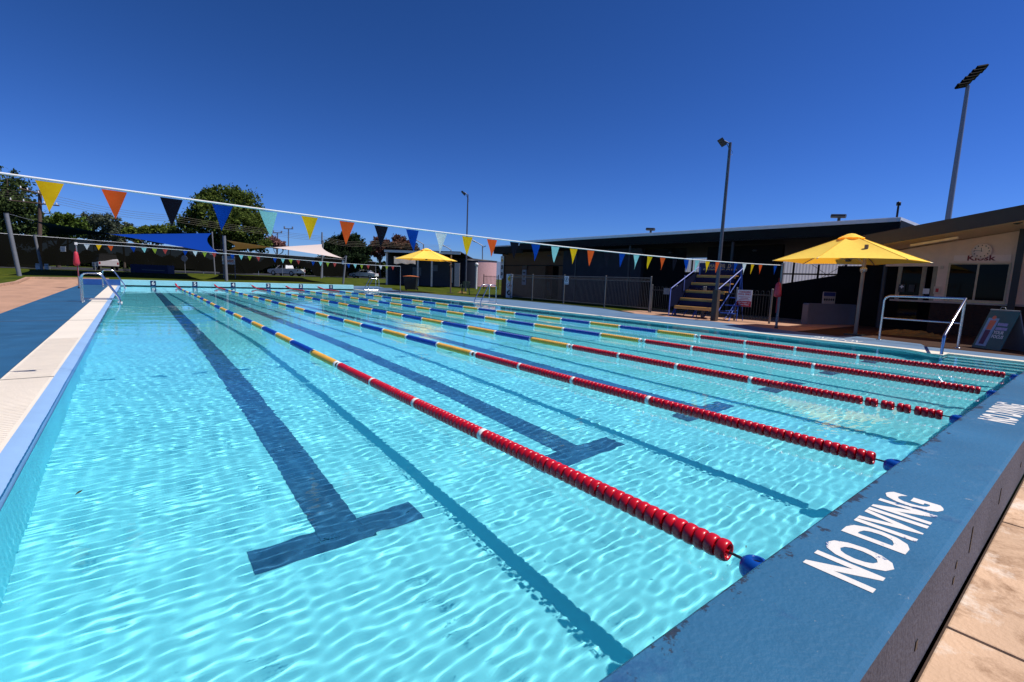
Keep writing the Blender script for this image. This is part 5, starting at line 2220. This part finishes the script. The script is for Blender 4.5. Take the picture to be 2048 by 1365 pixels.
# ------------------------------------------------------------------ shed, tank and small things at the far right
w1_ = G(773, 570)
w1t = rise(w1_, 773, 505)
sd_ = thing('pavilion_shed', 'small pavilion with white roof edge and white posts behind the far umbrella', 'building', w1_)
ew = G(864, 575)
uw = np.array([ew[0] - w1_[0], ew[1] - w1_[1], 0])
Lw = np.linalg.norm(uw)
uw /= Lw
nb = np.array([-uw[1], uw[0], 0])
if nb @ FX < 0:
    nb = -nb
hz = w1t[2] - w1_[2]
W0 = np.array([w1_[0], w1_[1], w1_[2]])
SL = 7.2


def S_(a, b, z):
    return W0 + uw * a + nb * b + np.array([0, 0, z])


mb = MB()
mb.prism([S_(-.15, -.2, hz), S_(SL, -.2, hz), S_(SL, -.2, hz + .22), S_(-.15, -.2, hz + .22)], nb * .04)
mb.prism([S_(-.18, -.18, hz - .0), S_(-.18, 5.5, hz - .35), S_(-.18, 5.5, hz - .12), S_(-.18, -.18, hz + .22)], uw * .03)
mb.build('fascia', M['white'], sd_)
mb = MB()
mb.prism([S_(-.2, -.22, hz + .223), S_(SL, -.22, hz + .223), S_(SL, 5.6, hz - .1), S_(-.2, 5.6, hz - .1)], (0, 0, .05))
mb.build('roof', mat('brown_roof_sheet', lin(74, 62, 58), .6), sd_)
mb = MB()
mb.face([S_(-.1, -.15, hz - .002), S_(SL, -.15, hz - .002), S_(SL, 5.4, hz - .36), S_(-.1, 5.4, hz - .36)])
mb.build('ceiling', M['darkwall'], sd_)
for a in (0, 3.05, Lw * .985):
    mb = MB()
    mb.prism([S_(a - .07, 0, 0), S_(a + .07, 0, 0), S_(a + .07, 0, hz), S_(a - .07, 0, hz)], nb * .14)
    mb.build('post', mat('cream_post_paint', lin(236, 214, 196), .6), sd_)
mb = MB()
mb.prism([S_(0, 3.2, 0), S_(SL, 3.2, 0), S_(SL, 3.2, hz - .22), S_(0, 3.2, hz - .22)], nb * .15)
mb.prism([S_(-.1, .4, 0), S_(-.1, 5.3, 0), S_(-.1, 5.3, hz - .36), S_(-.1, .4, hz - .05)], uw * .1)
mb.build('wall', mat('dim_shed_wall', lin(72, 72, 78), .8, var=.1), sd_)
mb = MB()
for a, z, w_, h_ in ((1.5, 1.0, .9, .8), (3.6, 1.5, .5, .6)):
    mb.prism([S_(a, 3.19, z), S_(a + w_, 3.19, z), S_(a + w_, 3.19, z + h_), S_(a, 3.19, z + h_)], -nb * .02)
mb.build('notice', mat('shed_notice', lin(120, 122, 128), .6), sd_)
mb = MB()
mb.prism([S_(5.6, 3.1, .4), S_(5.68, 3.1, .4), S_(5.68, 3.1, 1.9), S_(5.6, 3.1, 1.9)], -nb * .05)
mb.build('pale_strip', M['white'], sd_)
mb = MB()
mb.prism([S_(6.55, .3, .1), S_(7.05, .3, .1), S_(7.05, .3, 2.3), S_(6.55, .3, 2.3)], -nb * .05)
mb.build('pale_panel', mat('pale_panel', lin(196, 180, 172), .7), sd_)
# loose awning cloth hanging under the umbrella's left side
aw = at(803, 517, dep(w1_) - 8)
t_ = thing('rolled_awning', 'crumpled grey white awning cloth hanging left of the far umbrella', 'awning', aw)
rows = []
for i in range(9):
    r = []
    for j in range(7):
        p = at(788 + i * 5.4, 513 + j * (2.4 - .08 * i) + .6 * i + 1.3 * math.sin(i * 1.7), dep(w1_) - 8 + .10 * math.sin(i * 2.1 + j * 1.3) + .12 * j)
        r.append(p)
    rows.append(r)
mb = MB()
mb.grid(rows, True)
mb.build('cloth', clothmat('pale_awning_cloth', lin(206, 198, 190), .3), t_)

tk0, tk1 = G(945, 577), G(992, 579)
tkc = at(944, 577, dep(tk1) + 7.0)
tkc = np.array([tkc[0], tkc[1], terrain(tkc[1])])
rt = (np.linalg.norm(at(992, 560, dep(tkc)) - at(896, 560, dep(tkc)))) / 2
tt2 = rise(tkc, 944, 522)
ht = tt2[2] - tkc[2]
t_ = thing('water_tank', 'round pale pink water tank with a flat dark lid beside the tan building', 'water tank', tkc)
mb = MB()
prof = []
for k in range(13):
    z = ht * k / 12
    prof += [(rt, z), (rt - .03, z + ht / 26)] if k < 12 else [(rt, z)]
mb.lathe(prof, c=tkc, n=48)
mb.build('tank_wall', mat('pink_tank_steel', lin(206, 160, 158), .6, var=.07), t_)
mb = MB()
mb.lathe([(rt + .06, ht - .02), (rt + .06, ht + .05), (0, ht + .28)], c=tkc, n=48)
mb.build('lid', M['charcoal'], t_)
dk = at(931, 577, dep(G(952, 578.5)) + 2.4)  # dark tank added in front of the dark left half of the pink one
dk = np.array([dk[0], dk[1], terrain(dk[1])])
t_ = thing('water_tank', 'added dark navy tank covering the left half of the pink tank', 'water tank', dk)
rd = np.linalg.norm(at(955, 560, dep(dk)) - at(907, 560, dep(dk))) / 2
hd2 = rise(dk, 931, 521.5)[2] - dk[2]
mb = MB()
prof = []
for k in range(13):
    z = hd2 * k / 12
    prof += [(rd, z), (rd - .03, z + hd2 / 26)] if k < 12 else [(rd, z)]
mb.lathe(prof, c=dk, n=40)
mb.build('tank_wall', mat('navy_tank_steel', lin(30, 34, 46), .7, var=.1, spec=.1), t_)
mb = MB()
mb.lathe([(rd + .05, hd2 - .02), (rd + .05, hd2 + .04), (0, hd2 + .16)], c=dk, n=40)
mb.build('lid', M['charcoal'], t_)
pb_ = G(952, 578.5)
pt_ = rise(pb_, 954, 527)
t_ = thing('downpipe', 'white pipe with rounded top standing in front of the water tank', 'pipe', pb_)
mb = MB()
mb.tube([pb_, pb_ * [1, 1, 0] + [0, 0, pt_[2] - .1]], .10, 12)
mb.build('pipe', M['white'], t_)
mb = MB()
mb.lathe([(.10, 0), (.17, .02), (.19, .14), (.14, .27), (0, .32)], c=(pb_[0], pb_[1], pt_[2] - .25), n=14)
mb.build('cap', M['white'], t_)

# wheelie bin
bp_ = G(822, 581)
t_ = thing('wheelie_bin', 'dark wheelie bin with an orange lid on the deck corner by the far umbrella', 'bin', bp_)
u_ = np.array([RX[0], RX[1], 0]) / np.linalg.norm([RX[0], RX[1]])
n_v = np.array([FX[0], FX[1], 0]) / np.linalg.norm([FX[0], FX[1]])
bq = lambda x, y, z: bp_ + u_ * x + n_v * y + np.array([0, 0, z])
mb = MB()
lo_ = [bq(-.40, -.32, .06), bq(.40, -.32, .06), bq(.40, .32, .06), bq(-.40, .32, .06)]
hi_ = [bq(-.50, -.40, 1.04), bq(.50, -.40, 1.04), bq(.50, .40, 1.04), bq(-.50, .40, 1.04)]
mb.face(list(reversed(lo_)))
mb.face(hi_)
for k in range(4):
    j = (k + 1) % 4
    mb.face([lo_[k], lo_[j], hi_[j], hi_[k]])
mb.build('body', M['black'], t_, bevel=.02)
mb = MB()
mb.grid([[bq(x, y, 1.06 + .08 * math.cos(x * 2.4) * (1 - (y / .44) ** 2 * .6)) for x in np.linspace(-.56, .56, 9)] for y in np.linspace(-.44, .44, 7)], True)
mb.prism([bq(-.56, -.44, 1.045), bq(.56, -.44, 1.045), bq(.56, .44, 1.045), bq(-.56, .44, 1.045)], (0, 0, .018))
mb.build('lid', mat('orange_lid', lin(216, 120, 60), .5), t_)
for s in (-.42, .42):
    mb = MB()
    c = bq(s, .34, .12)
    mb.prism([c + n_v * .12 * math.cos(a) + np.array([0, 0, .12 * math.sin(a)]) for a in np.linspace(0, 2 * PI, 16, endpoint=False)], u_ * .06 * np.sign(s))
    mb.build('wheel', M['tyre'], t_)

# plastic garden chair
cp = G(931, 589)
t_ = thing('garden_chair', 'dark green plastic garden chair by the far floodlight pole', 'chair', cp)
M['chair'] = mat('dark_green_plastic', lin(28, 52, 38), .45, var=.1)
cq = lambda x, y, z: cp + u_ * x + n_v * y + np.array([0, 0, z])
for x, y in ((-.25, -.22), (.25, -.22), (-.22, .24), (.22, .24)):
    mb = MB()
    mb.tube([cq(x * 1.15, y * 1.15, 0), cq(x * .9, y * .9, .44)], .028, 8)
    mb.build('leg', M['chair'], t_)
mb = MB()
mb.prism([cq(-.28, -.26, .43), cq(.28, -.26, .43), cq(.25, .26, .41), cq(-.25, .26, .41)], (0, 0, .035))
mb.build('seat', M['chair'], t_, bevel=.01)
mb = MB()
for k in range(7):
    x = -.21 + .07 * k
    mb.tube([cq(x * .95, .27, .44), cq(x, .36, .84 - .5 * x * x)], .017, 6)
mb.tube([cq(x, .36 + .02, .86 - .9 * x * x) for x in np.linspace(-.26, .26, 9)], .025, 8)
mb.build('backrest', M['chair'], t_)
for s in (-1, 1):
    mb = MB()
    mb.tube([cq(.28 * s, .30, .66), cq(.31 * s, 0, .66), cq(.31 * s, -.22, .65), cq(.29 * s, -.26, .44)], .022, 8)
    mb.build('arm', M['chair'], t_)
cp = G(1020, 592)
for (px, py, lb) in ((948, 588, 'black plastic garden chair right of the floodlight pole, arm loop showing'), (993, 590, 'grey garden chair in the shade behind the right ladder')):
    c2 = copy_tree(t_)
    g_ = G(px, py)
    c2.location = Vector(g_)
    c2.rotation_euler = (0, 0, 1.2 if px < 960 else -.7)
    c2['label'] = lb
    c2['group'] = 'plastic garden chairs by the far pool corner'
t_['group'] = 'plastic garden chairs by the far pool corner'
# crumpled towel at the foot of the umbrella
tw = G(912, 586)
t_ = thing('towel', 'small crumpled yellow cloth at the foot of the far umbrella pole', 'towel', tw)
rows = []
for i in range(8):
    rows.append([tw + u_ * (.1 + .10 * i) + n_v * (.1 * j - .3) + np.array([0, 0, max(.006, .15 * math.sin(PI * i / 7) * math.sin(PI * j / 6) * (.4 + rr_.random()))]) for j in range(7)])
mb = MB()
mb.grid(rows, False)
mb.build('cloth', mat('faded_yellow_cloth', lin(120, 94, 40), .8, var=.2), t_)
# small gate fence beside the tank
ga, gb = G(967, 577), G(996, 580)
ga, gb = at(967, 577, dep(gb)) , gb
ga = np.array([ga[0], ga[1], terrain(ga[1])])
t_ = thing('small_fence', 'short dark barred fence between the water tank and the tan building', 'fence', ga)
ug = (gb - ga) / np.linalg.norm(gb - ga)
lg = np.linalg.norm(gb - ga)
mb = MB()
for k in range(12):
    mb.tube([ga + ug * lg * k / 11, ga + ug * lg * k / 11 + [0, 0, 1.35]], .015, 5)
for z in (.1, 1.25):
    mb.tube([ga + [0, 0, z], gb + [0, 0, z]], .02, 6)
mb.build('bar_panel', M['black'], t_)
for p in (ga, gb):
    mb = MB()
    mb.tube([p, p + [0, 0, 1.45]], .04, 8)
    mb.build('post', M['black'], t_)

# ------------------------------------------------------------------ trees
def tree(name, label, px, pybase, d, blobs, nleaf, leaf, c1, c2, trunk_r=.25, group=None, seed=1, cl=None, trans=.3):
    """blobs: (px, py, half-width px, half-height px) of the crown lobes seen at depth d"""
    r_ = np.random.RandomState(seed)
    base = ground_at(px, pybase, d)
    t = thing(name, label, 'tree', base, group=group)
    k = d / F_PX
    cen, rad = [], []
    for (bx, by, hw, hh) in blobs:
        c = at(bx, by, d + r_.uniform(-.5, .5) * hw * k)
        cen.append(c)
        rad.append((hw * k, min(hw, hh * 1.3) * k, hh * k))
    wts = np.array([a * c for a, b, c in rad])
    wts /= wts.sum()
    # leaf clumps through each lobe's volume, denser toward its skin
    ncl = cl or max(40, nleaf // 45)
    V, Fc = [], []
    ux, uy = np.array([RX[0], RX[1], 0]), np.array([FX[0], FX[1], 0])
    ux /= np.linalg.norm(ux)
    uy /= np.linalg.norm(uy)
    which = r_.choice(len(blobs), ncl, p=wts)
    per = nleaf // ncl
    pts = []
    for w in which:
        dirv = r_.normal(size=3)
        dirv /= np.linalg.norm(dirv)
        rr = r_.uniform(.25, 1.0) ** .5 * r_.uniform(.86, 1.06)
        a, b, c = rad[w]
        cc = cen[w] + ux * dirv[0] * a * rr + uy * dirv[1] * b * rr + np.array([0, 0, dirv[2] * c * rr])
        sg = min(a, c) * r_.uniform(.07, .15) + leaf * .5
        pts.append(cc + r_.normal(size=(per, 3)) * sg * np.array([1, 1, .8]))
    pts = np.concatenate(pts)
    n = len(pts)
    nrm = r_.normal(size=(n, 3)) + np.array([0, 0, .5])
    nrm /= np.linalg.norm(nrm, axis=1)[:, None]
    a_ = np.cross(nrm, r_.normal(size=(n, 3)))
    a_ /= np.linalg.norm(a_, axis=1)[:, None]
    b_ = np.cross(nrm, a_)
    s = leaf * r_.uniform(.6, 1.3, n)[:, None]
    q = np.stack([pts - a_ * s, pts - b_ * s * .5, pts + a_ * s, pts + b_ * s * .5], 1).reshape(-1, 3)
    me = bpy.data.meshes.new('crown')
    me.vertices.add(len(q))
    me.vertices.foreach_set('co', q.ravel())
    me.loops.add(len(q))
    me.loops.foreach_set('vertex_index', np.arange(len(q), dtype=np.int32))
    me.polygons.add(n)
    me.polygons.foreach_set('loop_start', np.arange(0, len(q), 4, dtype=np.int32))
    me.polygons.foreach_set('loop_total', np.full(n, 4, dtype=np.int32))
    me.update()
    me.materials.append(leafmat(name + '_' + str(seed) + '_leaf', c1, c2, trans))
    o = bpy.data.objects.new('crown', me)
    COL.objects.link(o)
    o.parent = t
    o.matrix_parent_inverse = t.matrix_world.inverted()
    # trunk and limbs reaching into the lobes
    mb = MB()
    low_ = min(c[2] - r[2] * .4 for c, r in zip(cen, rad))
    fork = np.array([base[0], base[1], max(base[2] + .8, low_ * .7)])
    mb.tube([base - [0, 0, .1], base * .5 + fork * .5 + [r_.uniform(-.1, .1), 0, 0], fork], [trunk_r * 1.25, trunk_r, trunk_r * .85], 10)
    for c, r in zip(cen, rad):
        for j in range(2):
            e = c + r_.normal(size=3) * np.array(r) * .35
            m_ = fork * .5 + e * .5 + r_.normal(size=3) * .3
            mb.tube([fork, m_, e], [trunk_r * .6, trunk_r * .35, trunk_r * .10], 7)
    mb.build('trunk', M['trunk'], t)
    return t


G1, G2 = lin(46, 60, 28), lin(98, 118, 52)
D1, D2 = lin(30, 42, 24), lin(66, 84, 44)
tree('broad_tree', 'dark leafy tree filling the left edge behind the leaning sail post', 5, 540, 58,
     [(-60, 420, 70, 80), (-5, 385, 45, 50), (20, 360, 26, 24), (45, 395, 22, 34), (20, 430, 48, 48), (62, 440, 22, 34), (-30, 470, 60, 34), (40, 470, 40, 26), (-120, 430, 70, 80)], 26000, .20, D1, lin(96, 114, 66), .4, 'trees behind the far lawn', 1)
tree('leafy_tree', 'bright green tree behind the wooden power pole', 118, 540, 66,
     [(100, 452, 22, 20), (125, 442, 24, 14), (150, 452, 20, 18), (130, 465, 34, 14), (90, 470, 20, 14)], 9000, .20, G1, lin(110, 134, 60), .22, 'trees behind the far lawn', 2)
tree('gum_tree', 'sparse grey-green gum tree above the dark end of the blue sail', 200, 540, 95,
     [(180, 445, 16, 18), (175, 465, 18, 14), (212, 448, 22, 20), (225, 468, 18, 16), (200, 474, 26, 10)], 8000, .26, lin(62, 70, 56), lin(112, 120, 100), .25, 'trees behind the far lawn', 3, cl=120)
tree('gum_tree', 'smaller grey-green gum tree just right of the sparse one', 250, 545, 100,
     [(250, 455, 14, 9), (240, 470, 20, 12), (262, 468, 12, 10)], 4000, .26, lin(66, 74, 56), lin(116, 124, 100), .2, 'trees behind the far lawn', 4, cl=70)
tree('hedge_tree', 'low bright green trees forming a band above the blue sail', 305, 545, 80,
     [(262, 466, 16, 12), (290, 463, 20, 12), (318, 464, 20, 12), (342, 462, 16, 14), (300, 476, 60, 10)], 9000, .22, lin(62, 78, 30), lin(126, 140, 62), .2, 'trees behind the far lawn', 5)
tree('round_tree', 'big round green tree rising behind the two shade sails', 448, 550, 64,
     [(455, 400, 48, 32), (410, 412, 24, 28), (492, 420, 34, 36), (430, 440, 44, 32), (478, 455, 48, 36), (510, 455, 26, 30), (385, 440, 22, 20), (368, 452, 16, 16), (400, 470, 30, 22), (450, 485, 50, 22), (508, 488, 34, 16), (354, 470, 18, 12)], 25000, .21, lin(42, 56, 26), lin(116, 132, 62), .42, 'trees behind the far lawn', 6)
tree('blossom_tree', 'small pinkish tree left of the white sail tip', 555, 550, 85,
     [(545, 482, 10, 10), (556, 488, 12, 8), (566, 492, 8, 6)], 2500, .2, lin(110, 78, 72), lin(186, 140, 132), .12, 'trees behind the far lawn', 7)
tree('conical_tree', 'dark spiky evergreen tree behind the low tip of the beige sail', 690, 560, 78,
     [(680, 485, 20, 16), (705, 487, 20, 16), (690, 500, 38, 16), (665, 498, 20, 18), (722, 505, 18, 18), (692, 518, 48, 14), (686, 474, 10, 8)], 15000, .24, lin(24, 34, 24), lin(58, 74, 46), .3, 'trees behind the far lawn', 8)
tree('copper_tree', 'reddish brown leafed tree left of the black flag', 760, 560, 92,
     [(748, 492, 12, 10), (762, 486, 14, 12), (772, 494, 14, 12), (755, 504, 16, 10), (742, 500, 8, 10)], 5000, .24, lin(66, 44, 40), lin(138, 98, 84), .2, 'trees behind the far lawn', 9, cl=90)
tree('copper_tree', 'taller reddish brown leafed tree between the black and blue flags', 802, 560, 90,
     [(798, 480, 12, 12), (795, 494, 16, 12), (818, 492, 12, 11), (806, 504, 26, 8), (830, 500, 8, 8)], 6000, .24, lin(62, 42, 40), lin(136, 100, 82), .2, 'trees behind the far lawn', 10, cl=100)
tree('low_tree', 'low dark green tree peeping over the shed right of the far umbrella', 912, 560, 95,
     [(908, 514, 10, 7), (918, 517, 10, 6)], 1800, .22, D1, D2, .15, 'trees behind the far lawn', 11)
tree('copper_tree', 'low reddish tree top showing just left of the far umbrella', 838, 560, 100,
     [(836, 506, 10, 6), (848, 508, 8, 5)], 1500, .22, lin(80, 44, 40), lin(140, 84, 70), .12, 'trees behind the far lawn', 12)

hd_ = thing('hedge', 'long dark hedge beyond the road behind the shade-cloth fence', 'hedge', ground_at(400, 548, 105))
rh = np.random.RandomState(77)
hpts = []
for px in np.arange(-80, 960, 1.0):
    for _ in range(16):
        hpts.append(at(px + rh.uniform(-1, 1), 0, 1) * 0 + ground_at(px, 548, 104 + rh.uniform(0, 5)) + np.array([0, 0, rh.uniform(0, 3.3 + .5 * math.sin(px * .07) + .4 * math.sin(px * .19))]))
hpts = np.array(hpts)
n = len(hpts)
nr = rh.normal(size=(n, 3))
nr /= np.linalg.norm(nr, axis=1)[:, None]
a_ = np.cross(nr, rh.normal(size=(n, 3)))
a_ /= np.linalg.norm(a_, axis=1)[:, None]
b_ = np.cross(nr, a_)
q = np.stack([hpts - a_ * .42, hpts - b_ * .26, hpts + a_ * .42, hpts + b_ * .26], 1).reshape(-1, 3)
me = bpy.data.meshes.new('foliage')
me.from_pydata(q.tolist(), [], np.arange(len(q)).reshape(-1, 4).tolist())
me.materials.append(leafmat('hedge_leaf', lin(22, 30, 18), lin(52, 66, 34), .1))
o = bpy.data.objects.new('foliage', me)
COL.objects.link(o)
o.parent = hd_
o.matrix_parent_inverse = hd_.matrix_world.inverted()

# ------------------------------------------------------------------ power poles, lines, far lamps
def power_pole(label, px, pyt, pyb, d, r, arms, m=None, group='poles beyond the far fence'):
    b = ground_at(px, pyb, d)
    tp_ = rise(b, px, pyt)
    t = thing('power_pole', label, 'power pole', b, group=group)
    mb = MB()
    mb.tube([b, tp_], [r, r * .75], 10)
    mb.build('pole', m or M['wood_pole'], t)
    ux = np.array([RX[0], RX[1], 0]) / np.linalg.norm([RX[0], RX[1]])
    for (dz, half, tilt) in arms:
        mb = MB()
        c = np.array([b[0], b[1], tp_[2] - dz])
        v_ = ux * math.cos(.3) + np.array([FX[0], FX[1], 0]) * math.sin(.3) + np.array([0, 0, tilt])
        mb.tube([c - v_ * half, c + v_ * half], .07, 6)
        mb.build('cross_arm', M['wood_pole'], t)
        for s in (-.9, -.4, .4, .9):
            mb = MB()
            e = c + v_ * half * s
            mb.lathe([(.05, .05), (.07, .12), (.04, .18), (.06, .24), (0, .28)], c=e, n=8)
            mb.build('insulator', M['white'], t)
    return t, tp_


pA, tA = power_pole('brown wooden power pole with two cross arms behind the yellow flag', 80, 381, 545, 50, .20, [(.25, 1.1, -.25), (1.35, 2.1, -.05)])
pB, tB = power_pole('slim distant power pole with one long cross arm above the dark sail', 136, 427, 545, 95, .18, [(.3, 3.4, 0)])
pC, tC = power_pole('pale slender pole holding the cables behind the beige sail', 644, 465, 560, 62, .12, [], m=M['galv'])
wr_ = thing('power_lines', 'bundle of power lines crossing in front of the trees', 'power lines', tA)
mb = MB()
for k in range(4):
    P0 = at(-60, 372 + k * 4.2, 50)
    P1 = at(78, 384 + k * 5, 50)
    P2 = at(352, 432 + k * 4, 54)
    P3 = at(530, 458 + k * 3.4, 60)
    P4 = at(645, 473 + k * 3, 62)
    P5 = at(745, 482 + k * 3.2, 66)
    P6 = at(900, 492 + k * 2.6, 80)
    pts = [P0, P1, P2, P3, P4, P5, P6]
    full = []
    for a, b in zip(pts[:-1], pts[1:]):
        for f in np.linspace(0, 1, 6, endpoint=False):
            full.append(a * (1 - f) + b * f - np.array([0, 0, .4 * math.sin(PI * f) * (1 if a is P1 or a is P4 else .25)]))
    full.append(pts[-1])
    mb.tube(full, .013, 5)
mb.build('cable', mat('old_cable', lin(120, 112, 92), .6), wr_)
for (px, pyt, d, lb, kind) in ((577, 458, 110, 'distant floodlight pole with a double head left of the yellow flag', 'T'), (555, 466, 120, 'distant pole with short cross arm beside the round tree', 'T'),
                               (965, 492, 78, 'grey street lamp with a bent arm above the water tank', 'L'), (847, 489, 100, 'thin distant street lamp left of the far umbrella top', 'L'), (902, 500, 60, 'white street lamp arm showing right of the far umbrella', 'L')):
    b = ground_at(px, 560, d)
    top = rise(b, px, pyt)
    t_ = thing('street_lamp', lb, 'street lamp', b, group='distant street lamps')
    mb = MB()
    mb.tube([b, top], .09 * d / 80, 8)
    mb.build('pole', M['galv'], t_)
    ux = np.array([RX[0], RX[1], 0])
    mb = MB()
    k = d / F_PX
    if kind == 'T':
        mb.tube([top - ux * 9 * k, top + ux * 9 * k], .08 * d / 80, 6)
        mb.tube([top - ux * 8 * k, top - ux * 8 * k + [0, 0, .5]], .12 * d / 80, 6)
        mb.tube([top + ux * 8 * k, top + ux * 8 * k + [0, 0, .5]], .12 * d / 80, 6)
    else:
        mb.tube([top, top - ux * 9 * k + [0, 0, 5 * k], top - ux * 18 * k + [0, 0, 9 * k]], .07 * d / 80, 6)
        mb.tube([top - ux * 14 * k + [0, 0, 7 * k], top - ux * 20 * k + [0, 0, 10 * k]], .12 * d / 80, 6)
        if px == 965:
            mb.tube([top - [0, 0, 3 * k], top + ux * 7 * k], .07 * d / 80, 6)
    mb.build('arm', M['galv'], t_)

# distant hills, with air haze mixed into their bluish colour
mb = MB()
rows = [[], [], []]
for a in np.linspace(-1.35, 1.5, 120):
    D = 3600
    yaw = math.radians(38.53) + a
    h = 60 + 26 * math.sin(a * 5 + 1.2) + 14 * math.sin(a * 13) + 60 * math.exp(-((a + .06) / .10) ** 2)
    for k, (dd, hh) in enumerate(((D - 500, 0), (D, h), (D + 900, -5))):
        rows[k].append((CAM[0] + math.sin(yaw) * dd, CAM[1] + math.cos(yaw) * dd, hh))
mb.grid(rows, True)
struct(mb.build('hills', mat('haze_tinted_forest', lin(84, 100, 124), .9, var=.1, scale=.004)))

# the painted sheets and walls below water take the sunlight focused by the ripples
for o in CAUSTIC:
    o.cycles.is_caustics_receiver = True
